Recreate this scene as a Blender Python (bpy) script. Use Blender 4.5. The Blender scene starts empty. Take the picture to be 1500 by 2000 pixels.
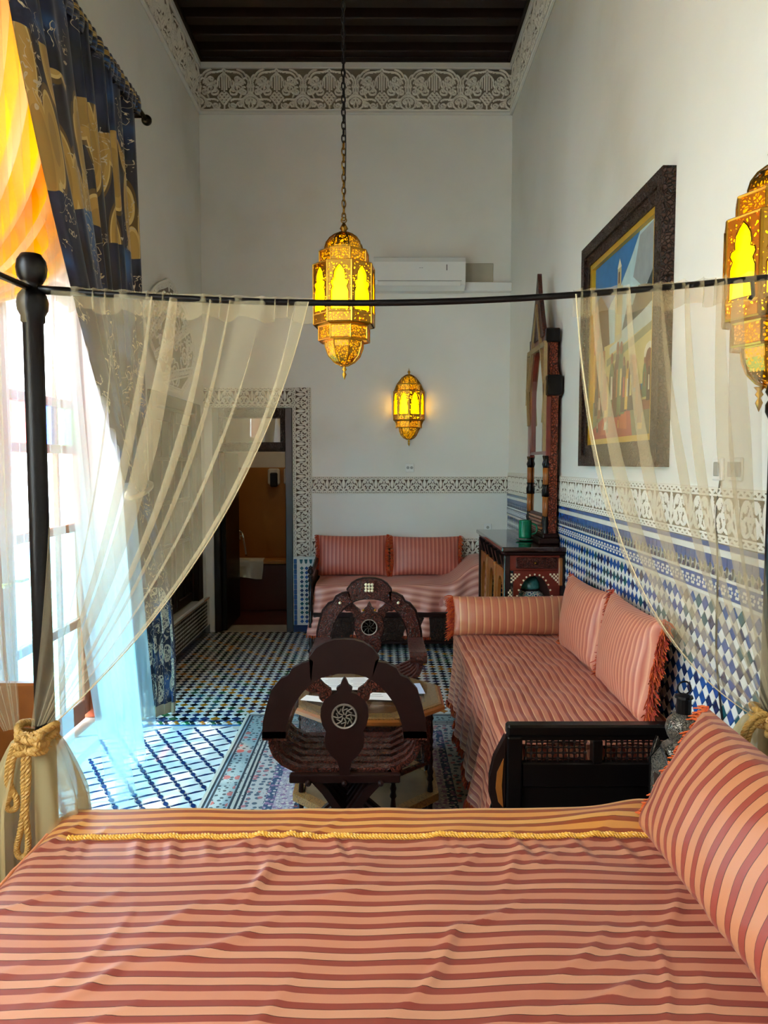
import bpy, bmesh, math, random
import numpy as np
from mathutils import Vector, Matrix

random.seed(7)
rng = np.random.default_rng(11)
PI = math.pi
sc = bpy.context.scene
COL = sc.collection

# ------------------------------------------------------------------ camera
cam_d = bpy.data.cameras.new('camera')
cam = bpy.data.objects.new('camera', cam_d)
COL.objects.link(cam)
cam_d.sensor_fit = 'VERTICAL'
cam_d.sensor_height = 24.0
cam_d.lens = 24.0 * 1450.0 / 2000.0
cam_d.clip_start = 0.05
cam.location = (0, 0, 1.58)
cam.rotation_euler = (PI / 2 - math.atan(95 / 1450), 0, -math.atan(7 / 1450))
sc.camera = cam

# ------------------------------------------------------------------ view, world, sun, portals
sc.view_settings.view_transform = 'Standard'
sc.view_settings.look = 'None'
sc.view_settings.gamma = 1.0
sc.view_settings.use_curve_mapping = False
sc.view_settings.exposure = 0.68
sc.cycles.transparent_max_bounces = 24
sc.cycles.max_bounces = 5
sc.cycles.diffuse_bounces = 4
sc.cycles.glossy_bounces = 3
sc.cycles.use_adaptive_sampling = True
sc.cycles.adaptive_threshold = 0.055
sc.cycles.adaptive_min_samples = 16
sc.cycles.sample_clamp_indirect = 8.0

world = bpy.data.worlds.new('world')
sc.world = world
world.use_nodes = True
bg = world.node_tree.nodes['Background']
bg.inputs[0].default_value = (0.86, 0.93, 1.0, 1)
bg.inputs[1].default_value = 12.0

sun_d = bpy.data.lights.new('sun', 'SUN')
sun_d.energy = 3.5
sun_d.angle = 0.02
sun_d.color = (1.0, 0.95, 0.86)
sun = bpy.data.objects.new('sun', sun_d)
COL.objects.link(sun)
sun.rotation_euler = Vector((0.36, 0.10, -1.0)).to_track_quat('-Z', 'Y').to_euler()

def portal(name, y0, y1, z0, z1, x):
    d = bpy.data.lights.new(name, 'AREA')
    d.shape = 'RECTANGLE'
    d.size = z1 - z0
    d.size_y = y1 - y0
    d.cycles.is_portal = True
    o = bpy.data.objects.new(name, d)
    COL.objects.link(o)
    o.location = (x, (y0 + y1) / 2, (z0 + z1) / 2)
    o.rotation_euler = (0, -PI / 2, 0)

XL, XR, D, H = -1.63, 1.19, 6.9, 5.32
NEAR = -1.3
WY0, WY1, WZ1 = 2.55, 4.62, 3.75        # tall garden door in the left wall
NY0, NY1, NZ0, NZ1 = -0.7, 1.5, 1.1, 3.3   # unseen window, added to brighten the bed and the room
portal('door_portal', WY0, WY1, 0, WZ1, XL - 0.36)
portal('fill_window_portal', NY0, NY1, NZ0, NZ1, XL - 0.36)

# ------------------------------------------------------------------ materials
def lin(c):
    if isinstance(c, str):
        c = [int(c[i:i + 2], 16) / 255 for i in (0, 2, 4)]
    return tuple(((v / 12.92) if v <= 0.04045 else ((v + 0.055) / 1.055) ** 2.4) for v in c) + (1.0,)

def newmat(name):
    m = bpy.data.materials.new(name)
    m.use_nodes = True
    nt = m.node_tree
    b = nt.nodes['Principled BSDF']
    return m, nt, b

def N(nt, kind, **kw):
    n = nt.nodes.new(kind)
    for k, v in kw.items():
        setattr(n, k, v)
    return n

def pm(name, col, rough=0.6, metal=0.0, var=0.12, vscale=9.0, bump=0.0, bscale=60.0, spec=None, sheen=0.0, coat=0.0, bdist=0.004):
    m, nt, b = newmat(name)
    b.inputs['Roughness'].default_value = rough
    b.inputs['Metallic'].default_value = metal
    if spec is not None:
        b.inputs['Specular IOR Level'].default_value = spec
    if sheen:
        b.inputs['Sheen Weight'].default_value = sheen
    if coat:
        b.inputs['Coat Weight'].default_value = coat
        b.inputs['Coat Roughness'].default_value = 0.08
    c = lin(col)
    if var > 0:
        tc = N(nt, 'ShaderNodeTexCoord')
        nz = N(nt, 'ShaderNodeTexNoise')
        nz.inputs['Scale'].default_value = vscale
        nz.inputs['Detail'].default_value = 4
        nt.links.new(tc.outputs['Object'], nz.inputs['Vector'])
        mx = N(nt, 'ShaderNodeMix', data_type='RGBA')
        mx.inputs['A'].default_value = tuple(v * (1 - var) for v in c[:3]) + (1,)
        mx.inputs['B'].default_value = tuple(min(1, v * (1 + var)) for v in c[:3]) + (1,)
        nt.links.new(nz.outputs['Fac'], mx.inputs['Factor'])
        nt.links.new(mx.outputs['Result'], b.inputs['Base Color'])
        if bump > 0:
            n2 = N(nt, 'ShaderNodeTexNoise')
            n2.inputs['Scale'].default_value = bscale
            n2.inputs['Detail'].default_value = 5
            nt.links.new(tc.outputs['Object'], n2.inputs['Vector'])
            bp = N(nt, 'ShaderNodeBump')
            bp.inputs['Strength'].default_value = bump
            bp.inputs['Distance'].default_value = bdist
            nt.links.new(n2.outputs['Fac'], bp.inputs['Height'])
            nt.links.new(bp.outputs['Normal'], b.inputs['Normal'])
    else:
        b.inputs['Base Color'].default_value = c
    return m

def ramp(nt, stops, mode='CONSTANT'):
    r = N(nt, 'ShaderNodeValToRGB')
    r.color_ramp.interpolation = mode
    e = r.color_ramp.elements
    while len(e) < len(stops):
        e.new(0.5)
    for i, (p, c) in enumerate(stops):
        e[i].position = p
        e[i].color = lin(c) if isinstance(c, str) else (c, c, c, 1)
    return r

def stripes(name, axis, period, stops, rough=0.5, wob=0.004, mode='CONSTANT', translucent=0.0):
    """woven stripes running along the cloth, from the cloth's own UV in metres"""
    m, nt, b = newmat(name)
    uv = N(nt, 'ShaderNodeUVMap')
    sp = N(nt, 'ShaderNodeSeparateXYZ')
    nt.links.new(uv.outputs['UV'], sp.inputs['Vector'])
    nz = N(nt, 'ShaderNodeTexNoise')
    nz.inputs['Scale'].default_value = 5.0
    nt.links.new(uv.outputs['UV'], nz.inputs['Vector'])
    a = N(nt, 'ShaderNodeMath', operation='MULTIPLY_ADD')
    nt.links.new(nz.outputs['Fac'], a.inputs[0])
    a.inputs[1].default_value = wob
    nt.links.new(sp.outputs[axis], a.inputs[2])
    d = N(nt, 'ShaderNodeMath', operation='DIVIDE')
    d.inputs[1].default_value = period
    nt.links.new(a.outputs[0], d.inputs[0])
    f = N(nt, 'ShaderNodeMath', operation='FRACT')
    nt.links.new(d.outputs[0], f.inputs[0])
    r = ramp(nt, stops, mode)
    nt.links.new(f.outputs[0], r.inputs['Fac'])
    n2 = N(nt, 'ShaderNodeTexNoise')
    n2.inputs['Scale'].default_value = 900.0
    nt.links.new(uv.outputs['UV'], n2.inputs['Vector'])
    mx = N(nt, 'ShaderNodeMix', data_type='RGBA', blend_type='MULTIPLY')
    mx.inputs['Factor'].default_value = 0.25
    nt.links.new(r.outputs['Color'], mx.inputs['A'])
    nt.links.new(n2.outputs['Color'], mx.inputs['B'])
    hs = N(nt, 'ShaderNodeHueSaturation')
    hs.inputs['Value'].default_value = 1.1
    nt.links.new(mx.outputs['Result'], hs.inputs['Color'])
    nt.links.new(hs.outputs['Color'], b.inputs['Base Color'])
    b.inputs['Roughness'].default_value = rough
    b.inputs['Sheen Weight'].default_value = 0.1
    b.inputs['Sheen Roughness'].default_value = 0.4
    bp = N(nt, 'ShaderNodeBump')
    bp.inputs['Strength'].default_value = 0.25
    bp.inputs['Distance'].default_value = 0.002
    nt.links.new(r.outputs['Color'], bp.inputs['Height'])
    nt.links.new(bp.outputs['Normal'], b.inputs['Normal'])
    return m

def emis(name, col, strength):
    m, nt, b = newmat(name)
    b.inputs['Base Color'].default_value = lin(col)
    b.inputs['Roughness'].default_value = 0.3
    b.inputs['Emission Color'].default_value = lin(col)
    b.inputs['Emission Strength'].default_value = strength
    return m

def cloth_clear(name, col, opacity, trans=0.5, weave=900.0):
    """thin gauze: part open weave, part lit threads"""
    m, nt, b = newmat(name)
    nt.nodes.remove(b)
    out = nt.nodes['Material Output']
    df = N(nt, 'ShaderNodeBsdfDiffuse'); df.inputs[0].default_value = lin(col)
    tl = N(nt, 'ShaderNodeBsdfTranslucent'); tl.inputs[0].default_value = lin(col)
    tr = N(nt, 'ShaderNodeBsdfTransparent')
    m1 = N(nt, 'ShaderNodeMixShader'); m1.inputs[0].default_value = trans
    nt.links.new(df.outputs[0], m1.inputs[1]); nt.links.new(tl.outputs[0], m1.inputs[2])
    m2 = N(nt, 'ShaderNodeMixShader'); m2.inputs[0].default_value = opacity
    nt.links.new(tr.outputs[0], m2.inputs[1]); nt.links.new(m1.outputs[0], m2.inputs[2])
    nt.links.new(m2.outputs[0], out.inputs['Surface'])
    return m

def tinted(name, col, gloss=0.06):
    """thin flat pane: lets light through with its own tint"""
    m, nt, b = newmat(name)
    nt.nodes.remove(b)
    out = nt.nodes['Material Output']
    tr = N(nt, 'ShaderNodeBsdfTransparent'); tr.inputs[0].default_value = lin(col)
    gl = N(nt, 'ShaderNodeBsdfGlossy'); gl.inputs['Roughness'].default_value = 0.02
    mx = N(nt, 'ShaderNodeMixShader'); mx.inputs[0].default_value = gloss
    nt.links.new(tr.outputs[0], mx.inputs[1]); nt.links.new(gl.outputs[0], mx.inputs[2])
    nt.links.new(mx.outputs[0], out.inputs['Surface'])
    return m

def carved(name, col, col2, scale=70.0, rough=0.4, depth=0.006, metal=0.0):
    """wood or metal with fine scrolling relief"""
    m, nt, b = newmat(name)
    tc = N(nt, 'ShaderNodeTexCoord')
    nz = N(nt, 'ShaderNodeTexNoise'); nz.inputs['Scale'].default_value = scale * 0.35
    nt.links.new(tc.outputs['Object'], nz.inputs['Vector'])
    mv = N(nt, 'ShaderNodeVectorMath', operation='MULTIPLY_ADD')
    mv.inputs[1].default_value = (0.035, 0.035, 0.035)
    nt.links.new(nz.outputs['Color'], mv.inputs[0]); nt.links.new(tc.outputs['Object'], mv.inputs[2])
    vo = N(nt, 'ShaderNodeTexVoronoi', feature='DISTANCE_TO_EDGE'); vo.inputs['Scale'].default_value = scale
    nt.links.new(mv.outputs[0], vo.inputs['Vector'])
    r = ramp(nt, [(0.0, 0.0), (0.16, 1.0)], 'EASE')
    nt.links.new(vo.outputs['Distance'], r.inputs['Fac'])
    mx = N(nt, 'ShaderNodeMix', data_type='RGBA')
    mx.inputs['A'].default_value = lin(col2); mx.inputs['B'].default_value = lin(col)
    nt.links.new(r.outputs['Color'], mx.inputs['Factor'])
    nt.links.new(mx.outputs['Result'], b.inputs['Base Color'])
    b.inputs['Roughness'].default_value = rough
    b.inputs['Metallic'].default_value = metal
    bp = N(nt, 'ShaderNodeBump'); bp.inputs['Strength'].default_value = 0.9; bp.inputs['Distance'].default_value = depth
    nt.links.new(r.outputs['Color'], bp.inputs['Height'])
    nt.links.new(bp.outputs['Normal'], b.inputs['Normal'])
    return m

M = {}
def wall_mat():
    m, nt, b = newmat('wall_plaster')
    tc = N(nt, 'ShaderNodeTexCoord')
    n1 = N(nt, 'ShaderNodeTexNoise'); n1.inputs['Scale'].default_value = 0.9; n1.inputs['Detail'].default_value = 6
    nt.links.new(tc.outputs['Object'], n1.inputs['Vector'])
    r = ramp(nt, [(0.3, 'dedbd0'), (0.5, 'e8e6df'), (0.72, 'edebe6')], 'EASE')
    nt.links.new(n1.outputs['Fac'], r.inputs['Fac'])
    nt.links.new(r.outputs['Color'], b.inputs['Base Color'])
    b.inputs['Roughness'].default_value = 0.75
    n2 = N(nt, 'ShaderNodeTexNoise'); n2.inputs['Scale'].default_value = 14; n2.inputs['Detail'].default_value = 6
    nt.links.new(tc.outputs['Object'], n2.inputs['Vector'])
    bp = N(nt, 'ShaderNodeBump'); bp.inputs['Strength'].default_value = 0.18; bp.inputs['Distance'].default_value = 0.01
    nt.links.new(n2.outputs['Fac'], bp.inputs['Height'])
    nt.links.new(bp.outputs['Normal'], b.inputs['Normal'])
    return m
M['wall'] = wall_mat()
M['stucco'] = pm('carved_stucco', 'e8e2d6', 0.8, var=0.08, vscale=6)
M['stucco_shaded_ground'] = pm('stucco_shaded_ground', '867c6c', 0.9, var=0.2, vscale=10)  # recessed faces of the relief: shade of the carving put into the colour
M['stucco_shaded_brown'] = pm('stucco_shaded_brown_ground', '75644c', 0.9, var=0.2, vscale=10)  # browner recess tone for the right wall band, carving shade in the colour
M['stucco_shaded_dark'] = pm('stucco_shaded_dark_ground', '5b4a3c', 0.9, var=0.2, vscale=10)  # darkest recess tone, back wall bands and door surround, shade in the colour
M['cornice'] = pm('plaster_moulding', 'dcd9d2', 0.7, var=0.05)
M['wood'] = pm('mahogany', '200805', 0.42, spec=.3, var=0.35, vscale=14, coat=0.0, bump=0.12, bscale=30)
M['wood_red'] = pm('red_brown_wood', '6e2414', 0.3, var=0.3, vscale=12, coat=0.3)
M['wood_dark'] = pm('dark_stained_wood', '1d0d09', 0.35, var=0.3, vscale=14, coat=0.2, bump=0.15, bscale=40)
M['wood_black'] = pm('blackened_wood', '0b0605', 0.35, spec=.3, var=0.25, vscale=18)
M['wood_honey'] = pm('honey_wood', '9a5a22', 0.35, var=0.25, vscale=20, coat=0.2)
M['carved'] = carved('carved_mahogany', '5a2416', '210c07', 85, 0.36, 0.008)
M['carved_dark'] = carved('carved_dark_wood', '3c2216', '0f0705', 60, 0.42, 0.008)
M['carved_red'] = carved('carved_red_wood', '8a3a1c', '3a140a', 60, 0.4, 0.006)
M['inlay'] = carved('inlaid_marquetry', 'a87838', '5a2d12', 120, 0.28, 0.001)
M['bone'] = pm('bone_inlay', 'e3d8b4', 0.35, var=0.1)
M['ceiling'] = pm('ceiling_cedar', '24120c', 0.6, var=0.4, vscale=8, bump=0.2, bscale=25)
M['door_wood'] = pm('orange_painted_wood', 'b4532e', 0.5, var=0.15)
M['blue'] = pm('blue_zellige', '1f4f93', 0.16, var=0.45, vscale=31)
M['teal'] = pm('teal_zellige', '1e5a66', 0.16, var=0.4, vscale=31)
M['white_tile'] = pm('white_zellige', 'e4e4dc', 0.2, var=0.1, vscale=31)
M['black_tile'] = pm('black_zellige', '15161a', 0.16, var=0.3, vscale=31)
M['green_tile'] = pm('green_zellige', '1c5a35', 0.16, var=0.3, vscale=31)
M['ochre_tile'] = pm('ochre_zellige', 'b0701c', 0.16, var=0.3, vscale=31)
M['navy'] = pm('navy_zellige', '17305f', 0.2, var=0.4, vscale=31)
M['lblue'] = pm('grey_blue_tile', '3f6ea0', 0.2, var=0.3, vscale=31)
M['grout'] = pm('grout', 'b9b6ac', 0.9, var=0.1)
M['brass'] = pm('aged_brass', 'b98a2e', 0.3, metal=1.0, var=0.3, vscale=25)
M['brass_dark'] = pm('dark_brass', '7a5a22', 0.4, metal=1.0, var=0.3, vscale=25)
M['iron'] = pm('dark_iron', '1a1614', 0.35, metal=0.6, var=0.3, vscale=20)
M['chrome'] = pm('chrome', 'd8d8d8', 0.1, metal=1.0, var=0)
M['white'] = pm('white_plastic', 'e9e9e6', 0.35, var=0.02)
M['grey'] = pm('grey_plastic', '9c9c98', 0.5, var=0.05)
M['black'] = pm('black_plastic', '16161a', 0.4, var=0)
M['glow'] = emis('lamp_glass', 'ffc000', 6.0)
M['glow_dim'] = emis('inner_lamp_glow', 'ffb400', 0.7)
M['glow_dim'].cycles.emission_sampling = 'NONE'
M['sheer'] = cloth_clear('ecru_gauze', 'd8c8a4', 0.31, 0.45)
M['sheer_hem'] = cloth_clear('ecru_gauze_hem', 'd8c8a0', 0.30, 0.5)
M['sheer_low'] = cloth_clear('ecru_gauze_bunched', 'dcc894', 0.62, 0.5)
M['sheer_white'] = cloth_clear('white_voile', 'e4ecf2', 0.30, 0.5)
M['sheer_thin'] = cloth_clear('thin_white_voile', 'e4ecf2', 0.17, 0.5)
M['orange_cloth'] = cloth_clear('orange_satin', 'f0a030', 0.985, 0.62)
M['peach_cloth'] = cloth_clear('peach_satin', 'ecc49a', 0.985, 0.5)
M['glass'] = tinted('clear_pane', 'f4f8f8')
for nm, c in (('pane_blue', '7f9cff'), ('pane_red', 'ff8a7c'), ('pane_green', '8ce8b8'), ('pane_amber', 'ffd080'), ('pane_cyan', 'b4ecff')):
    M[nm] = tinted(nm, c)
M['fringe'] = pm('orange_fringe', 'c8561c', 0.8, var=0.35, vscale=60)
M['fringe_red'] = pm('red_fringe', 'b03a22', 0.8, var=0.35, vscale=60)
M['hem_thread'] = pm('ecru_thread', 'd8c8a0', 0.8, var=0.1)
M['rope'] = pm('gold_rope', 'b58a42', 0.6, var=0.4, vscale=80)
M['braid'] = pm('gold_braid', 'dca23c', 0.45, var=0.25, vscale=150)
M['ceramic'] = pm('green_glaze', '0f7a55', 0.12, var=0.5, vscale=40)
M['paper'] = pm('white_paper', 'f2f0ea', 0.5, var=0.02)
M['ink'] = pm('ink_print', '8a8a88', 0.6, var=0)
M['card'] = pm('pale_blue_card', 'b9cde8', 0.5, var=0.05)
M['bath_wall'] = pm('ochre_tadelakt', 'b5772a', 0.45, var=0.3, vscale=2.5)
M['bath_red'] = pm('oxblood_tadelakt', '5a2414', 0.4, var=0.3, vscale=3)
M['cotton'] = pm('white_cotton', 'd8d4c8', 0.9, var=0.05)
M['leather'] = pm('brown_leather', '6b4a30', 0.5, var=0.3)

SAL = [(0.0, 'ba7658'), (0.27, '87382b'), (0.472, '3a140c'), (0.49, 'c08262'), (0.755, '3a140c'), (0.773, '87382b'), (0.975, 'ba7658')]
M['bed_border'] = stripes('bedspread_border_stripe', 1, 0.0756, [(0.0, 'd08a40'), (0.27, '96441c'), (0.472, '42180e'), (0.49, 'd4964c'), (0.755, '42180e'), (0.773, '96441c'), (0.975, 'd08a40')], 0.42)
M['bedspread'] = stripes('bedspread_stripe', 1, 0.0756, SAL, 0.42)
M['cover'] = stripes('sofa_cover_stripe', 0, 0.037, [(0.0, 'cc8062'), (0.40, 'a04a38'), (0.74, '944030'), (0.80, 'e6b084'), (0.90, 'd08664')], 0.42)
M['cover_far'] = stripes('far_sofa_stripe', 1, 0.055, [(0.0, 'e09a84'), (0.40, 'b4685a'), (0.55, 'cc8070'), (0.8, 'e6a694')], 0.42, mode='LINEAR')
M['pink'] = pm('pink_satin', 'c87c72', 0.42, var=0.08, sheen=0.3)
M['pillow'] = stripes('pillow_stripe', 0, 0.048, [(0.0, 'bc7850'), (0.56, '4c1c12'), (0.585, '943c2c'), (0.96, '4c1c12')], 0.42)
M['cush_red'] = stripes('cushion_stripe_rose', 0, 0.036, [(0.0, 'e29884'), (0.45, 'a4483a'), (0.8, 'cc7260')], 0.45, mode='LINEAR')
M['cush'] = stripes('cushion_stripe_salmon', 0, 0.030, [(0.0, 'dd8f70'), (0.6, 'b8604a'), (0.72, 'c87058'), (0.95, 'e8a884')], 0.42, mode='LINEAR')
M['bolster'] = stripes('bolster_stripe', 0, 0.046, [(0.0, 'cf7e5e'), (0.42, 'b45844'), (0.50, 'e2a878'), (0.72, 'cf8460')], 0.42)
M['edge_orange'] = pm('orange_satin_edge', 'c87030', 0.45, var=0.1, sheen=0.3)

# ------------------------------------------------------------------ mesh helpers
OFF = {}
class MB:
    def __init__(s):
        s.v = []; s.f = []; s.m = []; s.uv = []
    def add(s, vs, fs, mat=0, uv=None):
        o = len(s.v)
        s.v.extend([tuple(map(float, p)) for p in vs])
        s.uv.extend(uv if uv is not None else [(p[0], p[1]) for p in vs])
        for f in fs:
            s.f.append(tuple(i + o for i in f)); s.m.append(mat)
        return s
    def box(s, x0, x1, y0, y1, z0, z1, mat=0, bev=0.0):
        if bev <= 0:
            vs = [(x, y, z) for z in (z0, z1) for y in (y0, y1) for x in (x0, x1)]
            s.add(vs, [(0, 2, 3, 1), (4, 5, 7, 6), (0, 1, 5, 4), (2, 6, 7, 3), (0, 4, 6, 2), (1, 3, 7, 5)], mat)
            return s
        b = min(bev, (x1 - x0) / 2.01, (y1 - y0) / 2.01, (z1 - z0) / 2.01)
        A = ((x0, x1), (y0, y1), (z0, z1))
        idx = {}; vs = []
        for ax in range(3):
            for c in range(8):
                sg = [(c >> k) & 1 for k in range(3)]
                p = []
                for k in range(3):
                    lo, hi = A[k]
                    if k == ax: p.append(hi if sg[k] else lo)
                    else: p.append(hi - b if sg[k] else lo + b)
                idx[(ax, c)] = len(vs); vs.append(tuple(p))
        fs = []
        def bits(k, a): return a << k
        for ax in range(3):
            u, w = (ax + 1) % 3, (ax + 2) % 3
            for side in (0, 1):
                q = [idx[(ax, bits(ax, side) | bits(u, i) | bits(w, j))] for i, j in ((0, 0), (1, 0), (1, 1), (0, 1))]
                fs.append(tuple(q if side else q[::-1]))
            for i in (0, 1):
                for j in (0, 1):
                    # edge along ax, between faces of axis u (side i) and axis w (side j)
                    c0 = bits(u, i) | bits(w, j); c1 = c0 | bits(ax, 1)
                    q = (idx[(u, c0)], idx[(u, c1)], idx[(w, c1)], idx[(w, c0)])
                    fs.append(q if (i ^ j) else q[::-1])
        for c in range(8):
            t = (idx[(0, c)], idx[(1, c)], idx[(2, c)])
            par = bin(c).count('1') % 2
            fs.append(t if par else t[::-1])
        s.add(vs, fs, mat)
        return s
    def prism(s, poly, d0, d1, axis='y', mat=0):
        """poly in the plane of the two other axes, extruded along axis; ccw or cw either way"""
        n = len(poly)
        def P(a, b, d):
            return {'x': (d, a, b), 'y': (a, d, b), 'z': (a, b, d)}[axis]
        vs = [P(a, b, d0) for a, b in poly] + [P(a, b, d1) for a, b in poly]
        fs = [tuple(range(n))[::-1], tuple(range(n, 2 * n))]
        fs += [(i, (i + 1) % n, n + (i + 1) % n, n + i) for i in range(n)]
        s.add(vs, fs, mat)
        return s
    def band(s, outer, inner, d0, d1, axis='y', mat=0, closed=False):
        """strip between two equally long open outlines, with thickness"""
        n = len(outer)
        def P(a, b, d):
            return {'x': (d, a, b), 'y': (a, d, b), 'z': (a, b, d)}[axis]
        vs = []
        for d in (d0, d1):
            vs += [P(a, b, d) for a, b in outer] + [P(a, b, d) for a, b in inner]
        fs = []
        R = range(n if closed else n - 1)
        for i in R:
            j = (i + 1) % n
            fs += [(i, j, n + j, n + i), (2 * n + i, 3 * n + i, 3 * n + j, 2 * n + j), (i, 2 * n + i, 2 * n + j, j), (n + i, n + j, 3 * n + j, 3 * n + i)]
        if not closed:
            fs += [(0, n, 3 * n, 2 * n), (n - 1, 3 * n - 1, 4 * n - 1, 2 * n - 1)]
        s.add(vs, fs, mat)
        return s
    def lathe(s, prof, n=16, c=(0, 0, 0), mat=0, a0=0.0, arc=2 * PI, cap=True):
        full = abs(arc - 2 * PI) < 1e-6
        k = n if full else n + 1
        vs = []
        for r, z in prof:
            for i in range(k):
                a = a0 + arc * i / n
                vs.append((c[0] + r * math.cos(a), c[1] + r * math.sin(a), c[2] + z))
        fs = []
        for j in range(len(prof) - 1):
            for i in range(n):
                i2 = (i + 1) % k
                fs.append((j * k + i, j * k + i2, (j + 1) * k + i2, (j + 1) * k + i))
        if cap:
            if prof[0][0] > 1e-5: fs.append(tuple(range(k))[::-1])
            if prof[-1][0] > 1e-5: fs.append(tuple((len(prof) - 1) * k + i for i in range(k)))
        s.add(vs, fs, mat)
        return s
    def tube(s, pts, r, n=6, mat=0, closed=False, cap=True):
        P = [Vector(p) for p in pts]
        m = len(P)
        rr = r if isinstance(r, (list, tuple)) else [r] * m
        T = []
        for i in range(m):
            a = P[(i - 1) % m] if (closed or i > 0) else P[0]
            b = P[(i + 1) % m] if (closed or i < m - 1) else P[-1]
            t = b - a
            T.append(t.normalized() if t.length > 1e-9 else Vector((0, 0, 1)))
        up = Vector((0, 0, 1)) if abs(T[0].z) < 0.9 else Vector((1, 0, 0))
        nrm = (up - T[0] * up.dot(T[0])).normalized()
        vs = []
        for i in range(m):
            nrm = nrm - T[i] * nrm.dot(T[i])
            nrm = nrm.normalized() if nrm.length > 1e-6 else Vector((1, 0, 0))
            bn = T[i].cross(nrm)
            for k in range(n):
                a = 2 * PI * k / n
                vs.append(P[i] + (nrm * math.cos(a) + bn * math.sin(a)) * rr[i])
        fs = []
        for i in range(m if closed else m - 1):
            j = (i + 1) % m
            for k in range(n):
                k2 = (k + 1) % n
                fs.append((i * n + k, i * n + k2, j * n + k2, j * n + k))
        if cap and not closed:
            fs.append(tuple(range(n))[::-1]); fs.append(tuple((m - 1) * n + k for k in range(n)))
        s.add(vs, fs, mat)
        return s
    def ball(s, c, r, n=8, m=6, mat=0, sz=1.0):
        prof = [(r * math.sin(PI * j / m), -r * sz * math.cos(PI * j / m)) for j in range(m + 1)]
        prof[0] = (0.0001, prof[0][1]); prof[-1] = (0.0001, prof[-1][1])
        return s.lathe(prof, n, c, mat, cap=False)
    def xf(s, mat4, start=0):
        for i in range(start, len(s.v)):
            s.v[i] = tuple(mat4 @ Vector(s.v[i]))
        return s

def finish(o, parent, label, cat, kind, group):
    COL.objects.link(o)
    if parent is not None:
        o.parent = parent
    if label: o['label'] = label
    if cat: o['category'] = cat
    if kind: o['kind'] = kind
    if group: o['group'] = group
    return o

def mesh_of(name, mb, mats, smooth=False, off=(0, 0, 0)):
    me = bpy.data.meshes.new(name)
    ox, oy, oz = off
    vs = mb.v if off == (0, 0, 0) else [(x - ox, y - oy, z - oz) for x, y, z in mb.v]
    me.from_pydata(vs, [], mb.f)
    for m in (mats if isinstance(mats, (list, tuple)) else [mats]):
        me.materials.append(M[m] if isinstance(m, str) else m)
    me.polygons.foreach_set('material_index', mb.m)
    if smooth:
        me.polygons.foreach_set('use_smooth', [True] * len(mb.f))
    ul = me.uv_layers.new(name='UVMap')
    li = np.empty(len(me.loops), dtype=np.int32)
    me.loops.foreach_get('vertex_index', li)
    ul.data.foreach_set('uv', np.asarray(mb.uv, dtype=np.float32)[li].ravel())
    me.update()
    return me

def mk(name, mb, mats, parent=None, smooth=False, label=None, cat=None, kind=None, group=None, world=True, fixn=True, auto=None):
    """link one mesh object; coordinates are world ones unless the parent's root was moved into place as a local model"""
    off = OFF.get(parent.name, (0, 0, 0)) if (parent is not None and world) else (0, 0, 0)
    me = mesh_of(name, mb, mats, smooth, off)
    if fixn:
        bm = bmesh.new(); bm.from_mesh(me)
        bmesh.ops.recalc_face_normals(bm, faces=bm.faces)
        bm.to_mesh(me); bm.free()
    if auto:
        me.polygons.foreach_set('use_smooth', [True] * len(me.polygons))
        me.set_sharp_from_angle(angle=auto)
    o = bpy.data.objects.new(name, me)
    finish(o, parent, label, cat, kind, group)
    OFF[o.name] = off
    return o

def thing(name, label, cat, loc=(0, 0, 0), group=None, rot=None):
    o = bpy.data.objects.new(name, None)
    o.empty_display_size = 0.05
    o.location = loc
    if rot: o.rotation_euler = rot
    finish(o, None, label, cat, None, group)
    OFF[o.name] = tuple(loc)
    return o

def inst(name, me, loc, parent, rot=None, scale=None):
    o = bpy.data.objects.new(name, me)
    off = OFF.get(parent.name, (0, 0, 0))
    o.location = tuple(a - b for a, b in zip(loc, off))
    if rot: o.rotation_euler = rot
    if scale: o.scale = scale
    COL.objects.link(o); o.parent = parent
    return o

def struct(name, mb, mats, parent=None, **k):
    return mk(name, mb, mats, parent, kind=None if parent else 'structure', **k)

def npmesh(name, V, F, mats, mi=None, uv=None, smooth=True, parent=None, **k):
    """fast path for dense grids: V (n,3), F (m,4)"""
    off = np.array(OFF.get(parent.name, (0, 0, 0))) if parent is not None else np.zeros(3)
    me = bpy.data.meshes.new(name)
    V = np.asarray(V, dtype=np.float32) - off.astype(np.float32)
    F = np.asarray(F, dtype=np.int32)
    me.vertices.add(len(V)); me.vertices.foreach_set('co', V.ravel())
    me.loops.add(F.size); me.loops.foreach_set('vertex_index', F.ravel())
    me.polygons.add(len(F))
    me.polygons.foreach_set('loop_start', np.arange(0, F.size, 4, dtype=np.int32))
    for m in (mats if isinstance(mats, (list, tuple)) else [mats]):
        me.materials.append(M[m] if isinstance(m, str) else m)
    if mi is not None: me.polygons.foreach_set('material_index', np.asarray(mi, dtype=np.int32))
    me.polygons.foreach_set('use_smooth', [smooth] * len(F))
    if uv is not None:
        ul = me.uv_layers.new(name='UVMap')
        ul.data.foreach_set('uv', np.asarray(uv, dtype=np.float32)[F.ravel()].ravel())
    me.update(calc_edges=True)
    o = bpy.data.objects.new(name, me)
    finish(o, parent, k.get('label'), k.get('cat'), k.get('kind'), k.get('group'))
    OFF[o.name] = tuple(off)
    return o

def gridfaces(nu, nv, wrap=False):
    i = np.arange(nu if wrap else nu - 1); j = np.arange(nv - 1)
    I, J = np.meshgrid(i, j, indexing='ij')
    I2 = (I + 1) % nu
    return np.stack([I * nv + J, I2 * nv + J, I2 * nv + J + 1, I * nv + J + 1], -1).reshape(-1, 4)

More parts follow.
